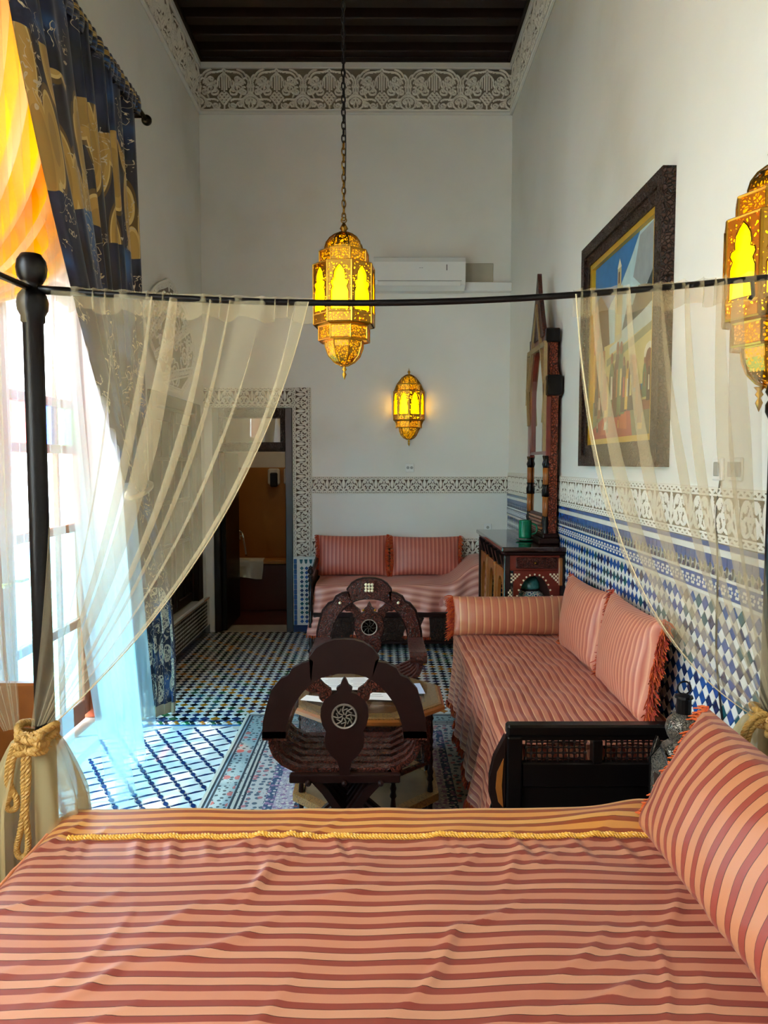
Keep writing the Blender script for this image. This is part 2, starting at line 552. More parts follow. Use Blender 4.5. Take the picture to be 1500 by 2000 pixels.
def smoothpath(pts, n):
    """Catmull-Rom through pts, n samples"""
    P = [Vector(p) for p in pts]
    out = []
    m = len(P) - 1
    for k in range(n):
        t = k / (n - 1) * m
        i = min(int(t), m - 1); f = t - i
        p0 = P[max(i - 1, 0)]; p1 = P[i]; p2 = P[i + 1]; p3 = P[min(i + 2, m)]
        out.append(0.5 * ((2 * p1) + (p2 - p0) * f + (2 * p0 - 5 * p1 + 4 * p2 - p3) * f * f + (3 * p1 - p0 - 3 * p2 + p3) * f ** 3))
    return out

def rope(mb, pts, R, turns_per_m=45, strands=3, mat=0, nper=None):
    P = [Vector(p) for p in pts]
    L = sum((P[i + 1] - P[i]).length for i in range(len(P) - 1))
    n = nper or max(24, int(L * 420))
    S = smoothpath(P, n)
    for k in range(strands):
        path = []
        nr = Vector((0.3, 0.9, 0.2))
        for i in range(n):
            t = (S[min(i + 1, n - 1)] - S[max(i - 1, 0)])
            t = t.normalized() if t.length > 1e-9 else Vector((0, 0, 1))
            nr = (nr - t * nr.dot(t)); nr = nr.normalized() if nr.length > 1e-6 else t.orthogonal().normalized()
            b = t.cross(nr)
            a = 2 * PI * (turns_per_m * L * i / n + k / strands)
            path.append(S[i] + (nr * math.cos(a) + b * math.sin(a)) * R * 0.5)
        mb.tube(path, R * 0.55, 5, mat)
    return mb

def ring_panel(mb, rect, hole, y0, y1, mat=0, axis='y'):
    """rectangle (x0,x1,z0,z1) with a closed hole outline (list of (x,z), ccw), extruded y0..y1"""
    x0, x1, z0, z1 = rect
    cx = sum(p[0] for p in hole) / len(hole); cz = sum(p[1] for p in hole) / len(hole)
    outer = []
    for (x, z) in hole:
        dx, dz = x - cx, z - cz
        t = 1e9
        if dx > 1e-9: t = min(t, (x1 - cx) / dx)
        if dx < -1e-9: t = min(t, (x0 - cx) / dx)
        if dz > 1e-9: t = min(t, (z1 - cz) / dz)
        if dz < -1e-9: t = min(t, (z0 - cz) / dz)
        outer.append([cx + dx * t, cz + dz * t])
    for c in ((x0, z0), (x0, z1), (x1, z0), (x1, z1)):
        k = min(range(len(outer)), key=lambda i: (outer[i][0] - c[0]) ** 2 + (outer[i][1] - c[1]) ** 2)
        outer[k] = [c[0], c[1]]
    return mb.band(outer, hole, y0, y1, axis, mat, closed=True)

def arch_hole(w, z0, zs, zt, lobes=False, n=9, cx=0.0):
    """closed outline of a pointed arch opening; keyhole style with lobes"""
    L = []
    half = w / 2
    if lobes:
        prof = [(1.0, 0.0), (1.0, 0.40), (0.80, 0.50), (1.0, 0.58), (0.92, 0.64), (0.62, 0.66), (0.66, 0.74), (0.58, 0.84), (0.32, 0.93), (0.0, 1.0)]
        R = [(cx + half * a, z0 + (zt - z0) * b) for a, b in prof]
    else:
        R = [(cx + half, z0), (cx + half, (z0 + zs) / 2), (cx + half, zs)]
        for i in range(1, n + 1):
            t = i / n
            R.append((cx + half * math.cos(t * PI / 2) ** 0.8, zs + (zt - zs) * math.sin(t * PI / 2) ** 1.15))
        R[-1] = (cx, zt)
    Lh = [(2 * cx - a, b) for a, b in R[-2::-1]]
    return R + Lh + [(cx, z0)]
# ------------------------------------------------------------------ the room shell
T = 0.32
mb = MB()
segs = [(NEAR - T, NY0, 0, H), (NY0, NY1, 0, NZ0), (NY0, NY1, NZ1, H), (NY1, WY0, 0, H), (WY0, WY1, WZ1, H),
        (WY1, 5.28, 0, H), (5.28, 6.62, 0, 0.36), (5.28, 6.62, 2.08, H), (6.62, D + T, 0, H)]
for y0, y1, z0, z1 in segs: mb.box(XL - T, XL, y0, y1, z0, z1)
wall_left = struct('wall_left', mb, 'wall')
wall_right = struct('wall_right', MB().box(XR, XR + T, NEAR - T, D + T, 0, H), 'wall')
DX0, DX1, DZ = -1.55, -0.815, 2.09
mb = MB()
mb.box(XL, DX0, D, D + T, 0, H); mb.box(DX1, XR, D, D + T, 0, H); mb.box(DX0, DX1, D, D + T, DZ, H)
wall_back = struct('wall_back', mb, 'wall')
struct('wall_near', MB().box(XL - T, XR + T, NEAR - T, NEAR, 0, H), 'wall')
mb = MB().box(XL - T, XR + T, NEAR - T, D + T, H, H + 0.2)
ceiling = struct('ceiling', mb, 'ceiling')
bm_me = mesh_of('beam', MB().box(XL, XR, -0.055, 0.055, -0.14, 0, bev=0.008), 'ceiling')
k = 0
y = 3.2
while y < D:
    inst('beam', bm_me, (0, y, H), ceiling); y += 0.24
mb = MB()
for x0, x1, y0, y1 in ((XL, XL + 0.05, NEAR, D), (XR - 0.05, XR, NEAR, D), (XL, XR, D - 0.05, D)):
    mb.box(x0, x1, y0, y1, H - 0.17, H - 0.14)
mk('beam_ledge', mb, 'ceiling', ceiling)

floor = struct('floor', MB().box(XL - T, XR + T, NEAR - T, D + T, -0.2, -0.005), 'grout')

def chip(mb, pts, nrm, th, mat=0, inset=0.06):
    """one tile: polygon with a small chamfered edge, proud of its bed by th"""
    n = len(pts)
    c = [sum(p[k] for p in pts) / n for k in range(3)]
    top = [tuple(p[k] + (c[k] - p[k]) * inset + nrm[k] * th for k in range(3)) for p in pts]
    mb.add(list(pts) + top, [tuple(range(n, 2 * n))] + [(i, (i + 1) % n, n + (i + 1) % n, n + i) for i in range(n)], mat)

# blue and white lattice floor in front
A30 = math.radians(31)
ea = Vector((math.cos(A30), math.sin(A30), 0)) * 0.104
eb = Vector((math.sin(A30) * 1.0, -math.cos(A30), 0)) * 0.086
YS = 4.40
def lens(hl, hw, n=4):
    P = [(hl * math.cos(a) if False else 0, 0) for a in (0,)]
    out = []
    for s in (1, -1):
        for i in range(n):
            t = -1 + 2 * i / n
            out.append((t * hl * s, hw * s * (1 - abs(t) ** 1.6)))
    return out
def place(poly, u, w, c):
    u = u.normalized(); w = w.normalized()
    return [tuple(c + u * a + w * b) for a, b in poly]
Z0 = -0.005
def corner_in(sa, sb):
    return ea * (sa * (0.5 - 0.07)) + eb * (sb * (0.5 - 0.08))
wp = []
for (sa, sb), (ma, mbv) in zip(((-1, -1), (1, -1), (1, 1), (-1, 1)), ((0, -1), (1, 0), (0, 1), (-1, 0))):
    wp.append(corner_in(sa, sb))
    wp.append(ea * (ma * (0.5 - 0.155)) + eb * (mbv * (0.5 - 0.11)))
me_white = MB(); chip(me_white, [tuple(p) for p in wp], (0, 0, 1), 0.005, inset=0.03); me_white = mesh_of('tile', me_white, 'white_tile')
lA = place(lens(0.041, 0.0105), ea, eb, Vector()); lB = place(lens(0.026, 0.0125), eb, ea, Vector())
me_la = MB(); chip(me_la, lA, (0, 0, 1), 0.005, inset=0.04); me_la = mesh_of('tile', me_la, 'navy')
me_lb = MB(); chip(me_lb, lB, (0, 0, 1), 0.005, inset=0.04); me_lb = mesh_of('tile', me_lb, 'navy')
rest = MB()
org = Vector((-1.2, 3.9, Z0))
def vis(p): return p.x < -0.74 and 3.3 < p.y < YS
def add_m(me, p, mat):
    o = len(rest.v)
    rest.add([tuple(Vector(v.co) + p) for v in me.vertices], [tuple(f.vertices) for f in me.polygons], mat)
nparts = 0
for i in range(-45, 46):
    for j in range(-55, 56):
        p = org + ea * i + eb * j
        if not (XL + 0.03 < p.x < 1.15 and 2.1 < p.y < YS - 0.03): continue
        c = p + ea * 0.5 + eb * 0.5
        ok = XL + 0.06 < c.x < 1.13 and c.y < YS - 0.05
        if vis(p):
            if ok: inst('tile', me_white, c, floor)
            inst('tile', me_la, p + ea * 0.5, floor) if (p + ea * 0.5).y < YS - 0.02 else None
            inst('tile', me_lb, p + eb * 0.5, floor)
            nparts += 3
        else:
            if ok: add_m(me_white, c, 0)
            add_m(me_la, p + ea * 0.5, 1); add_m(me_lb, p + eb * 0.5, 1)
        q = [tuple(p + Vector((0.010 * math.cos(t * PI / 3), 0.010 * math.sin(t * PI / 3), 0))) for t in range(6)]
        chip(rest, q, (0, 0, 1), 0.005, 1)
# border between the two floors
rest.box(XL, XR, YS, YS + 0.012, Z0, 0, 2); rest.box(XL, XR, YS + 0.075, YS + 0.087, Z0, 0, 1)
x = XL + 0.01
k = 0
while x < XR:
    for r in (0, 1):
        cx, cy = x + (0.016 if r else 0), YS + 0.028 + 0.032 * r
        chip(rest, [(cx - 0.014, cy, Z0), (cx, cy - 0.014, Z0), (cx + 0.014, cy, Z0), (cx, cy + 0.014, Z0)], (0, 0, 1), 0.005, (3, 0, 4, 0, 5)[(k + r) % 5])
    x += 0.032; k += 1
mk('tile_field', rest, ['white_tile', 'navy', 'lblue', 'black_tile', 'ochre_tile', 'green_tile'], floor, kind='stuff', fixn=False)

# diamond zellige floor at the back
HD = 0.0325
def diamond(c, h, hz=None, plane='xy'):
    hz = hz or h
    if plane == 'xy': return [(c[0] - h, c[1], c[2]), (c[0], c[1] - hz, c[2]), (c[0] + h, c[1], c[2]), (c[0], c[1] + hz, c[2])]
    if plane == 'yz': return [(c[0], c[1] - h, c[2]), (c[0], c[1], c[2] - hz), (c[0], c[1] + h, c[2]), (c[0], c[1], c[2] + hz)]
    return [(c[0] - h, c[1], c[2]), (c[0], c[1], c[2] - hz), (c[0] + h, c[1], c[2]), (c[0], c[1], c[2] + hz)]
cols = ['black_tile', 'ochre_tile', 'green_tile', 'teal', 'navy']
meshes = []
for cname in cols:
    m_ = MB(); chip(m_, diamond((0, 0, 0), HD * 0.95), (0, 0, 1), 0.005, inset=0.05); meshes.append(mesh_of('tile', m_, cname))
rest = MB()
row = 0
y = YS + 0.09 + HD
made = 0
while y < D + 0.02:
    ncol = int((XR - XL) / (2 * HD)) + 1
    for c in range(ncol):
        x = XL + HD * 0.6 + 2 * HD * c
        d = (c + row) % 8
        ci = 0 if d in (0, 2, 4, 6) else (1 if d == 1 else (2 if d == 5 else 4))
        if rng.random() < 0.12: ci = int(rng.integers(0, 3))
        if ci == 2 and rng.random() < 0.3: ci = 3
        if ci == 0 and rng.random() < 0.2: ci = 4
        if made < 300 and x < -0.1:
            inst('tile', meshes[ci], (x, y, Z0), floor); made += 1
        else:
            chip(rest, diamond((x, y, Z0), HD * 0.95), (0, 0, 1), 0.005, ci, 0.05)
        chip(rest, diamond((x + HD, y + HD, Z0), HD * 0.95), (0, 0, 1), 0.005, 5, 0.05)
    y += 2 * HD; row += 1
mk('diamond_tile_field', rest, cols + ['white_tile'], floor, kind='stuff', fixn=False)

# ------------------------------------------------------------------ carved stucco
def seg_dist(X, Z, pts):
    d = np.full(X.shape, 9.0)
    for (x0, z0), (x1, z1) in zip(pts[:-1], pts[1:]):
        dx, dz = x1 - x0, z1 - z0
        L = dx * dx + dz * dz + 1e-12
        t = np.clip(((X - x0) * dx + (Z - z0) * dz) / L, 0, 1)
        d = np.minimum(d, np.hypot(X - x0 - t * dx, Z - z0 - t * dz))
    return d
def arc(cx, cz, r, a0, a1, n=14):
    return [(cx + r * math.cos(math.radians(a0 + (a1 - a0) * i / n)), cz + r * math.sin(math.radians(a0 + (a1 - a0) * i / n))) for i in range(n + 1)]
def spiral(cx, cz, r0, r1, a0, turns, n=18):
    return [(cx + (r0 + (r1 - r0) * i / n) * math.cos(math.radians(a0 + 360 * turns * i / n)), cz + (r0 + (r1 - r0) * i / n) * math.sin(math.radians(a0 + 360 * turns * i / n))) for i in range(n + 1)]
def bez(p0, p1, p2, p3, n=14):
    o = []
    for i in range(n + 1):
        t = i / n; s = 1 - t
        o.append(tuple(s ** 3 * a + 3 * s * s * t * b + 3 * s * t * t * c + t ** 3 * d for a, b, c, d in zip(p0, p1, p2, p3)))
    return o
def motif(strokes, w, h, step, soft=0.35, mirror=True):
    """height map of one repeat, x centred on 0"""
    nx = max(8, int(round(w / step))); ny = max(8, int(round(h / step)))
    x = (np.arange(nx) + 0.5) / nx * w - w / 2
    z = (np.arange(ny) + 0.5) / ny * h
    X, Z = np.meshgrid(x, z, indexing='ij')
    Hh = np.zeros_like(X)
    for pts, r in strokes:
        var = [pts] + ([[(-a, b) for a, b in pts]] if mirror else [])
        for p in var:
            for s in (-w, 0, w):
                q = [(a + s, b) for a, b in p]
                if min(a for a, b in q) > w / 2 + r * 2 or max(a for a, b in q) < -w / 2 - r * 2: continue
                d = seg_dist(X, Z, q)
                Hh = np.maximum(Hh, np.clip((r * (1 + soft) - d) / (r * 2 * soft), 0, 1))
    return Hh
def relief(name, Hm, org, du, dv, nrm, depth, mats, parent, thr=0.45, mask=None, back=0.012):
    nu, nv = Hm.shape
    org, du, dv, nrm = (np.array(a, dtype=float) for a in (org, du, dv, nrm))
    u = (np.arange(nu) / (nu - 1)); v = (np.arange(nv) / (nv - 1))
    U, V = np.meshgrid(u, v, indexing='ij')
    P = org + U[..., None] * du + V[..., None] * dv + (Hm[..., None] * depth + back) * nrm
    e = np.zeros_like(Hm, bool); e[0] = e[-1] = True; e[:, 0] = e[:, -1] = True
    P[e] -= ((Hm[e] * depth + back)[:, None]) * nrm
    F = gridfaces(nu, nv)
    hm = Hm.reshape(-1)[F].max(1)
    mi = (hm < thr).astype(np.int32)  # low faces take the darker material, painted shade of the recesses
    if mask is not None:
        F = F[mask.reshape(-1)[F].all(1)]
        hm = Hm.reshape(-1)[F].max(1); mi = (hm < thr).astype(np.int32)
    nn = np.cross(du, dv)
    if np.dot(nn, nrm) < 0: F = F[:, ::-1]
    return npmesh(name, P.reshape(-1, 3), F, mats, mi, None, True, parent)

w, h = 0.47, 0.41
S = []
r0 = 0.0054
def st(p, r=r0): S.append((p, r))
st([(0, .41), (.015, .385), (.06, .375), (.10, .372)]); st(arc(.10, .30, .072, 90, 10)); st(arc(.10, .30, .10, 80, 5))
st(bez((.175, .31), (.215, .33), (.225, .27), (.205, .235))); st(bez((.2, .345), (.235, .33), (.24, .26), (.222, .23)))
for xx in (0.0, .02, .042): st([(xx, .19 + xx), (xx, .35 - xx * .8)], 0.0055)
st(bez((.0, .372), (.02, .33), (.065, .34), (.06, .25))); st([(.06, .25), (.075, .22), (.05, .19), (.06, .165)])
for (cx, cz) in ((0, .13), (.038, .13), (.019, .105), (0, .08), (.019, .155)):
    st([(cx - .019, cz), (cx, cz + .022), (cx + .019, cz), (cx, cz - .022), (cx - .019, cz)], 0.0048)
st(arc(.235, .08, .068, 0, 360, 24)); st(arc(.235, .075, .048, 20, 160)); st(spiral(.208, .085, .02, .004, 90, 1.2)); st([(.235, .115), (.215, .045), (.235, .015), (.255, .045), (.235, .115)], 0.005)
st(spiral(.115, .30, .042, .008, 200, 1.4)); st(spiral(.12, .215, .046, .008, 40, 1.5)); st(spiral(.075, .05, .036, .006, 150, 1.5)); st(spiral(.145, .06, .03, .006, -30, 1.4)); st(spiral(.175, .185, .032, .006, 100, 1.4)); st(spiral(.16, .27, .026, .005, 0, 1.3))
st(bez((.06, .165), (.11, .14), (.14, .18), (.1, .26))); st(bez((.1, .26), (.09, .30), (.14, .33), (.17, .29))); st(bez((.06, .1), (.1, .13), (.13, .1), (.17, .115))); st(bez((.17, .115), (.2, .16), (.235, .15), (.235, .23)))
st([(.235, .15), (.235, .235)], .006); st([(.215, .16), (.212, .235)], .005); st([(0, .0), (0, .06)]); st([(.03, .012), (.12, .012)]); st([(-.24, .005), (.24, .005)], .008); st([(.09, .03), (.12, .075), (.165, .095)], .005)
st(bez((.08, .19), (.05, .21), (.1, .25), (.075, .29))); st([(.14, .13), (.155, .165), (.135, .18)], .005); st(bez((.185, .23), (.16, .235), (.15, .21), (.17, .2)))
FR = motif(S, w, h, 0.0040)
def tiled(m, length, w, phase=0.0):
    nx = m.shape[0]
    n = int(round(length / w * nx))
    return m[(np.arange(n) + int(phase * nx)) % nx]
FZ0, FZ1 = 4.735, 5.03
FH = 5.10 - FZ0
relief('stucco_frieze', tiled(FR, 2.82, .47), (XL, D, FZ0), (2.82, 0, 0), (0, 0, FH), (0, -1, 0), 0.022, ['stucco', 'stucco_shaded_ground'], wall_back)
relief('stucco_frieze', tiled(FR, 4.7, .47), (XR, D - 4.7, FZ0), (0, 4.7, 0), (0, 0, FH), (-1, 0, 0), 0.010, ['stucco', 'stucco_shaded_ground'], wall_right)
relief('stucco_frieze', tiled(FR, 4.7, .47), (XL, D - 4.7, FZ0), (0, 4.7, 0), (0, 0, FH), (1, 0, 0), 0.010, ['stucco', 'stucco_shaded_ground'], wall_left)
for nm, a, wl in (('b', (XL, XR, D - .03, D), wall_back), ('l', (XL, XL + .03, D - 4.9, D), wall_left), ('r', (XR - .03, XR, D - 4.9, D), wall_right)):
    mk('moulding', MB().box(*a, FZ0 - 0.03, FZ0 - 0.002, bev=0.006), 'cornice', wl)
    mk('moulding', MB().box(*a, FZ0 + FH, 5.18, bev=0.006), 'cornice', wl)

# dado band motif, with knotted borders
def band_motif(w, h, step, b=0.15):
    S = []
    e = 0.0055 * h / 0.16
    for z in (0.02, b, 1 - b, 0.98): S.append(([(-w, z * h), (w, z * h)], e * 0.45))
    nz = 4
    for k in range(nz):
        for zz in (b / 2 + .01, 1 - b / 2 - .01):
            cx = -w / 2 + w * (k + .5) / nz; d = w / nz / 2
            S.append(([(cx - d, zz * h - .035 * h), (cx, zz * h + .035 * h), (cx + d, zz * h - .035 * h)], e * 0.38))
    H2 = h
    c = .5 * H2
    S.append(([(0, c + .2 * h), (.09 * h, c), (0, c - .2 * h), (-.09 * h, c), (0, c + .2 * h)], e * .5))
    S.append((arc(0, c, .035 * h, 0, 360), e * .45))
    S.append((bez((0, c + .2 * h), (w * .15, c + .34 * h), (w * .3, c + .3 * h), (w * .34, c + .02 * h)), e * .7))
    S.append((bez((0, c - .2 * h), (w * .15, c - .34 * h), (w * .3, c - .3 * h), (w * .34, c - .02 * h)), e * .7))
    S.append((bez((.09 * h, c), (w * .2, c + .1 * h), (w * .3, c - .2 * h), (w * .5, c - .3 * h)), e * .75))
    S.append((bez((w * .5, c + .3 * h), (w * .42, c + .1 * h), (w * .4, c), (w * .5, c - .12 * h)), e * .75))
    S.append((spiral(w * .2, c + .17 * h, .08 * h, .02 * h, 30, 1.1), e * .6)); S.append((spiral(w * .22, c - .17 * h, .08 * h, .02 * h, -30, 1.1), e * .6))
    S.append(([(w * .5, c - .32 * h), (w * .5, c + .32 * h)], e * .6)); S.append((bez((w * .5, c - .05 * h), (w * .44, c + .1 * h), (w * .46, c + .2 * h), (w * .5, c + .26 * h)), e * .6))
    return motif(S, w, h, step)
BM = band_motif(0.15, 0.16, 0.0034)
BMr = band_motif(0.185, 0.2, 0.0040)
relief('stucco_band', tiled(BM, 1.83, .15), (-0.64, D, 1.30), (1.83, 0, 0), (0, 0, .157), (0, -1, 0), 0.012, ['stucco', 'stucco_shaded_dark'], wall_back)
relief('stucco_band', tiled(BM, 1.83, .15), (-0.64, D, .71), (1.83, 0, 0), (0, 0, .175), (0, -1, 0), 0.012, ['stucco', 'stucco_shaded_dark'], wall_back)
relief('stucco_band', tiled(BMr, 5.0, .185), (XR, D - 5.0, 1.30), (0, 5.0, 0), (0, 0, .196), (-1, 0, 0), 0.0045, ['stucco', 'stucco_shaded_brown'], wall_right, back=.006)
relief('stucco_surround', tiled(BM, 1.566, .15), (-0.64, D, .71), (0, 0, 1.566), (-.17, 0, 0), (0, -1, 0), 0.016, ['stucco', 'stucco_shaded_dark'], wall_back)
relief('stucco_surround', tiled(BM, .82, .15), (XL, D, 2.095), (.82, 0, 0), (0, 0, .181), (0, -1, 0), 0.016, ['stucco', 'stucco_shaded_dark'], wall_back)

# lobed stucco panel on the left wall above the low window
outl = [(5.05, 2.62), (5.17, 2.48), (5.50, 2.22), (5.60, 2.12), (6.10, 2.12), (6.35, 2.25), (6.50, 2.40), (6.56, 2.50), (6.52, 2.62), (6.47, 2.70), (6.36, 2.82), (6.2, 2.9), (6.05, 2.93), (5.91, 2.985), (5.77, 2.99), (5.66, 2.95), (5.5, 2.9), (5.35, 2.82), (5.2, 2.72)]
yy = np.linspace(5.0, 6.6, 330); zz = np.linspace(2.08, 3.02, 220)
YY, ZZ = np.meshgrid(yy, zz, indexing='ij')
ins = np.zeros(YY.shape, bool)
for (a, b), (c, d) in zip(outl, outl[1:] + outl[:1]):
    cond = ((b > ZZ) != (d > ZZ)) & (YY < (c - a) * (ZZ - b) / (d - b + 1e-9) + a)
    ins ^= cond
cl = outl + outl[:1]
dd = seg_dist(YY, ZZ, cl)
Hm = np.clip((0.016 - np.abs(dd - 0.012)) / 0.008, 0, 1)
Hm = np.maximum(Hm, np.clip((0.006 - np.abs(dd - 0.055)) / 0.004, 0, 1))
an = np.arctan2(ZZ - 2.05, YY - 4.6); rad = np.hypot(ZZ - 2.05, YY - 4.6)
chain = np.clip((0.006 - np.abs(dd - 0.035 - 0.010 * np.sin(rad * 160))) / 0.004, 0, 1); Hm = np.maximum(Hm, chain * (dd < .05))
for a in (0.17, 0.36, 0.56):
    s = (an - a) * rad
    for o in (-.03, .03): Hm = np.maximum(Hm, np.clip((0.008 - np.abs(s - o)) / 0.004, 0, 1))
    Hm = np.maximum(Hm, np.clip((0.006 - np.abs(s - .014 * np.sin(rad * 130))) / 0.004, 0, 1) * (np.abs(s) < .03))
for cy, cz, r in ((5.42, 2.62, .10), (5.75, 2.80, .10), (5.62, 2.45, .09), (5.95, 2.62, .11), (5.9, 2.28, .09), (6.2, 2.45, .10), (6.25, 2.72, .09), (6.02, 2.84, .06), (5.72, 2.24, .06), (6.35, 2.55, .07)):
    Hm = np.maximum(Hm, np.clip((0.008 - seg_dist(YY, ZZ, spiral(cy, cz, r, .015, 40 * cy * 7, 1.8, 30))) / .005, 0, 1) * (dd > .06))
    for q in range(5):
        aa = q * 72 + cy * 100
        Hm = np.maximum(Hm, np.clip((0.007 - seg_dist(YY, ZZ, bez((cy + r * math.cos(math.radians(aa)), cz + r * math.sin(math.radians(aa))), (cy + r * 1.5 * math.cos(math.radians(aa)), cz + r * 1.5 * math.sin(math.radians(aa))), (cy + r * 1.6 * math.cos(math.radians(aa + 40)), cz + r * 1.6 * math.sin(math.radians(aa + 40))), (cy + r * 1.2 * math.cos(math.radians(aa + 50)), cz + r * 1.2 * math.sin(math.radians(aa + 50))), 6))) / .005, 0, 1) * (dd > .06))
relief('stucco_arch', Hm, (XL, 5.0, 2.08), (0, 1.6, 0), (0, 0, .94), (1, 0, 0), 0.009, ['stucco', 'stucco_shaded_ground'], wall_left, mask=ins)

# ------------------------------------------------------------------ zellige dado on the right wall
XT = XR - 0.012
mk('tile_bed', MB().box(XT + 0.004, XR, 1.9, D, 0, 1.30), 'grout', wall_right)
HW, HZ = 0.0275, 0.0290
bl = []
for cname in ('blue', 'navy', 'teal'):
    m_ = MB(); chip(m_, diamond((0, 0, 0), HW * .95, HZ * .95, 'yz')[::-1], (-1, 0, 0), 0.004, inset=0.05); bl.append(mesh_of('tile', m_, cname))
m_ = MB(); chip(m_, [(0, -HW * .62, -HZ * 1.0), (0, HW * .62, -HZ * .62), (0, HW * .62, HZ * 1.0), (0, -HW * .62, HZ * .62)][::-1], (-1, 0, 0), 0.004, inset=0.05); me_skew = mesh_of('tile', m_, 'blue')
rest = MB()
made = 0
XB = XT + 0.004
for r in range(17):
    zc = 0.115 + HZ + 2 * HZ * r
    for c in range(90):
        yc = 1.95 + 2 * HW * c
        if yc > D - .03: break
        ci = 0 if rng.random() < .6 else (1 if rng.random() < .6 else 2)
        if yc > 2.3 and zc > 0.50 and yc < 3.75 and made < 300:
            inst('tile', bl[ci], (XB, yc, zc), wall_right); made += 1
        else:
            chip(rest, diamond((XB, yc, zc), HW * .95, HZ * .95, 'yz')[::-1], (-1, 0, 0), 0.004, ci, 0.05)
        if r < 16: chip(rest, diamond((XB, yc + HW, zc + HZ), HW * .93, HZ * .93, 'yz')[::-1], (-1, 0, 0), 0.004, 3, 0.05)
# star band, white fillets, merlon band and blue fillet
zb0, zb1 = 1.118, 1.176
def strip(z0, z1, mat): rest.box(XT, XR, 1.9, D, z0, z1, mat)
strip(0, 0.11, 1); strip(1.105, 1.116, 3); strip(1.118, 1.174, 0); strip(1.176, 1.184, 3); strip(1.258, 1.281, 3); strip(1.283, 1.30, 0)
yc = 1.92
while yc < D:
    for k in range(6):
        a = k * PI / 3
        cy, cz = yc + .0135 * math.cos(a), 1.146 + .0145 * math.sin(a)
        chip(rest, [(XT, cy + .0062 * math.cos(b * PI / 3), cz + .0062 * math.sin(b * PI / 3)) for b in range(6)][::-1], (-1, 0, 0), 0.002, 3, .1)
    yc += .05
yc = 1.92
k = 0
while yc < D:
    hz = 1.258
    chip(rest, [(XT + .004, yc - .021, hz), (XT + .004, yc + .021, hz), (XT + .004, yc + .021, hz - .03), (XT + .004, yc + .010, hz - .036), (XT + .004, yc, hz - .048), (XT + .004, yc - .010, hz - .036), (XT + .004, yc - .021, hz - .03)], (-1, 0, 0), 0.004, k % 2 * 0, .06)
    for s_ in (-1, 1):
        chip(rest, [(XT + .004, yc + .0215 * s_ + d * .006, z) for d, z in ((-1, 1.228), (1, 1.228), (.5, 1.19), (-.5, 1.19))], (-1, 0, 0), 0.004, 3, .06)
    chip(rest, [(XT + .004, yc - .009, 1.186), (XT + .004, yc - .009, 1.198), (XT + .004, yc, 1.207), (XT + .004, yc + .009, 1.198), (XT + .004, yc + .009, 1.186)], (-1, 0, 0), 0.004, 1, .06)
    yc += .043; k += 1
mk('tile_field', rest, ['blue', 'navy', 'teal', 'white_tile'], wall_right, kind='stuff', fixn=True)

# tiles on the back wall, beside the far sofa
YT = D - 0.012
mk('tile_bed', MB().box(-0.815, XR, YT + .004, D, 0, .71), 'white_tile', wall_back)
HB = 0.0205
meb = []
for cname in ('blue', 'navy', 'teal'):
    m_ = MB(); chip(m_, diamond((0, 0, 0), HB * .92, HB * .92, 'xz'), (0, -1, 0), 0.004, inset=.05); meb.append(mesh_of('tile', m_, cname))
rest = MB()
for c in range(45):
    for r in range(13):
        xc = -.735 + c * .0445; zc = .10 + r * .0418
        if xc > 1.15: continue
        if c < 5: inst('tile', meb[int(rng.integers(0, 3))], (xc, YT + .004, zc), wall_back)
        else: chip(rest, diamond((xc, YT + .004, zc), HB * .92, HB * .92, 'xz'), (0, -1, 0), .004, int(rng.integers(0, 3)), .05)
rest.box(-.815, XR, YT, D, 0, .065, 1)
x = -.74
while x < XR - .03:
    chip(rest, [(x - .016, YT + .004, .685), (x + .016, YT + .004, .685), (x + .010, YT + .004, .65), (x, YT + .004, .642), (x - .010, YT + .004, .65)], (0, -1, 0), .004, 2, .06)
    x += .0445
mk('tile_field', rest, ['blue', 'navy', 'teal'], wall_back, kind='stuff')
m_ = MB().box(-.014, .014, -.005, 0, -.023, .023, bev=.003); me_b = mesh_of('tile', m_, 'blue')
for r in range(13): inst('tile', me_b, (-.795, YT + .004, .09 + r * .048), wall_back)

# low tiled parapet of the left window
rest = MB()
XW = XL + 0.03
mk('parapet', MB().box(XL, XW, 4.66, D - .02, 0, .335), 'white_tile', wall_left)
mk('sill', MB().box(XL - .3, XW + .015, 5.28, 6.62, .335, .365, bev=.006), 'white_tile', wall_left)
hb = .017
for r in range(8):
    for c in range(62):
        yc = 4.7 + 2 * hb * c; zc = .082 + hb + 2 * hb * r
        if yc > D - .05 or zc > .32: continue
        chip(rest, diamond((XW, yc, zc), hb * .95, hb * .95, 'yz'), (1, 0, 0), .002, 0, .05)
rest.box(XW, XW + .003, 4.66, D - .02, 0, .078, 1)
rest.box(XW, XW + .004, 4.66, D - .02, .322, .336, 2)
mk('tile_field', rest, ['black_tile', 'navy', 'wood_honey'], wall_left, kind='stuff')

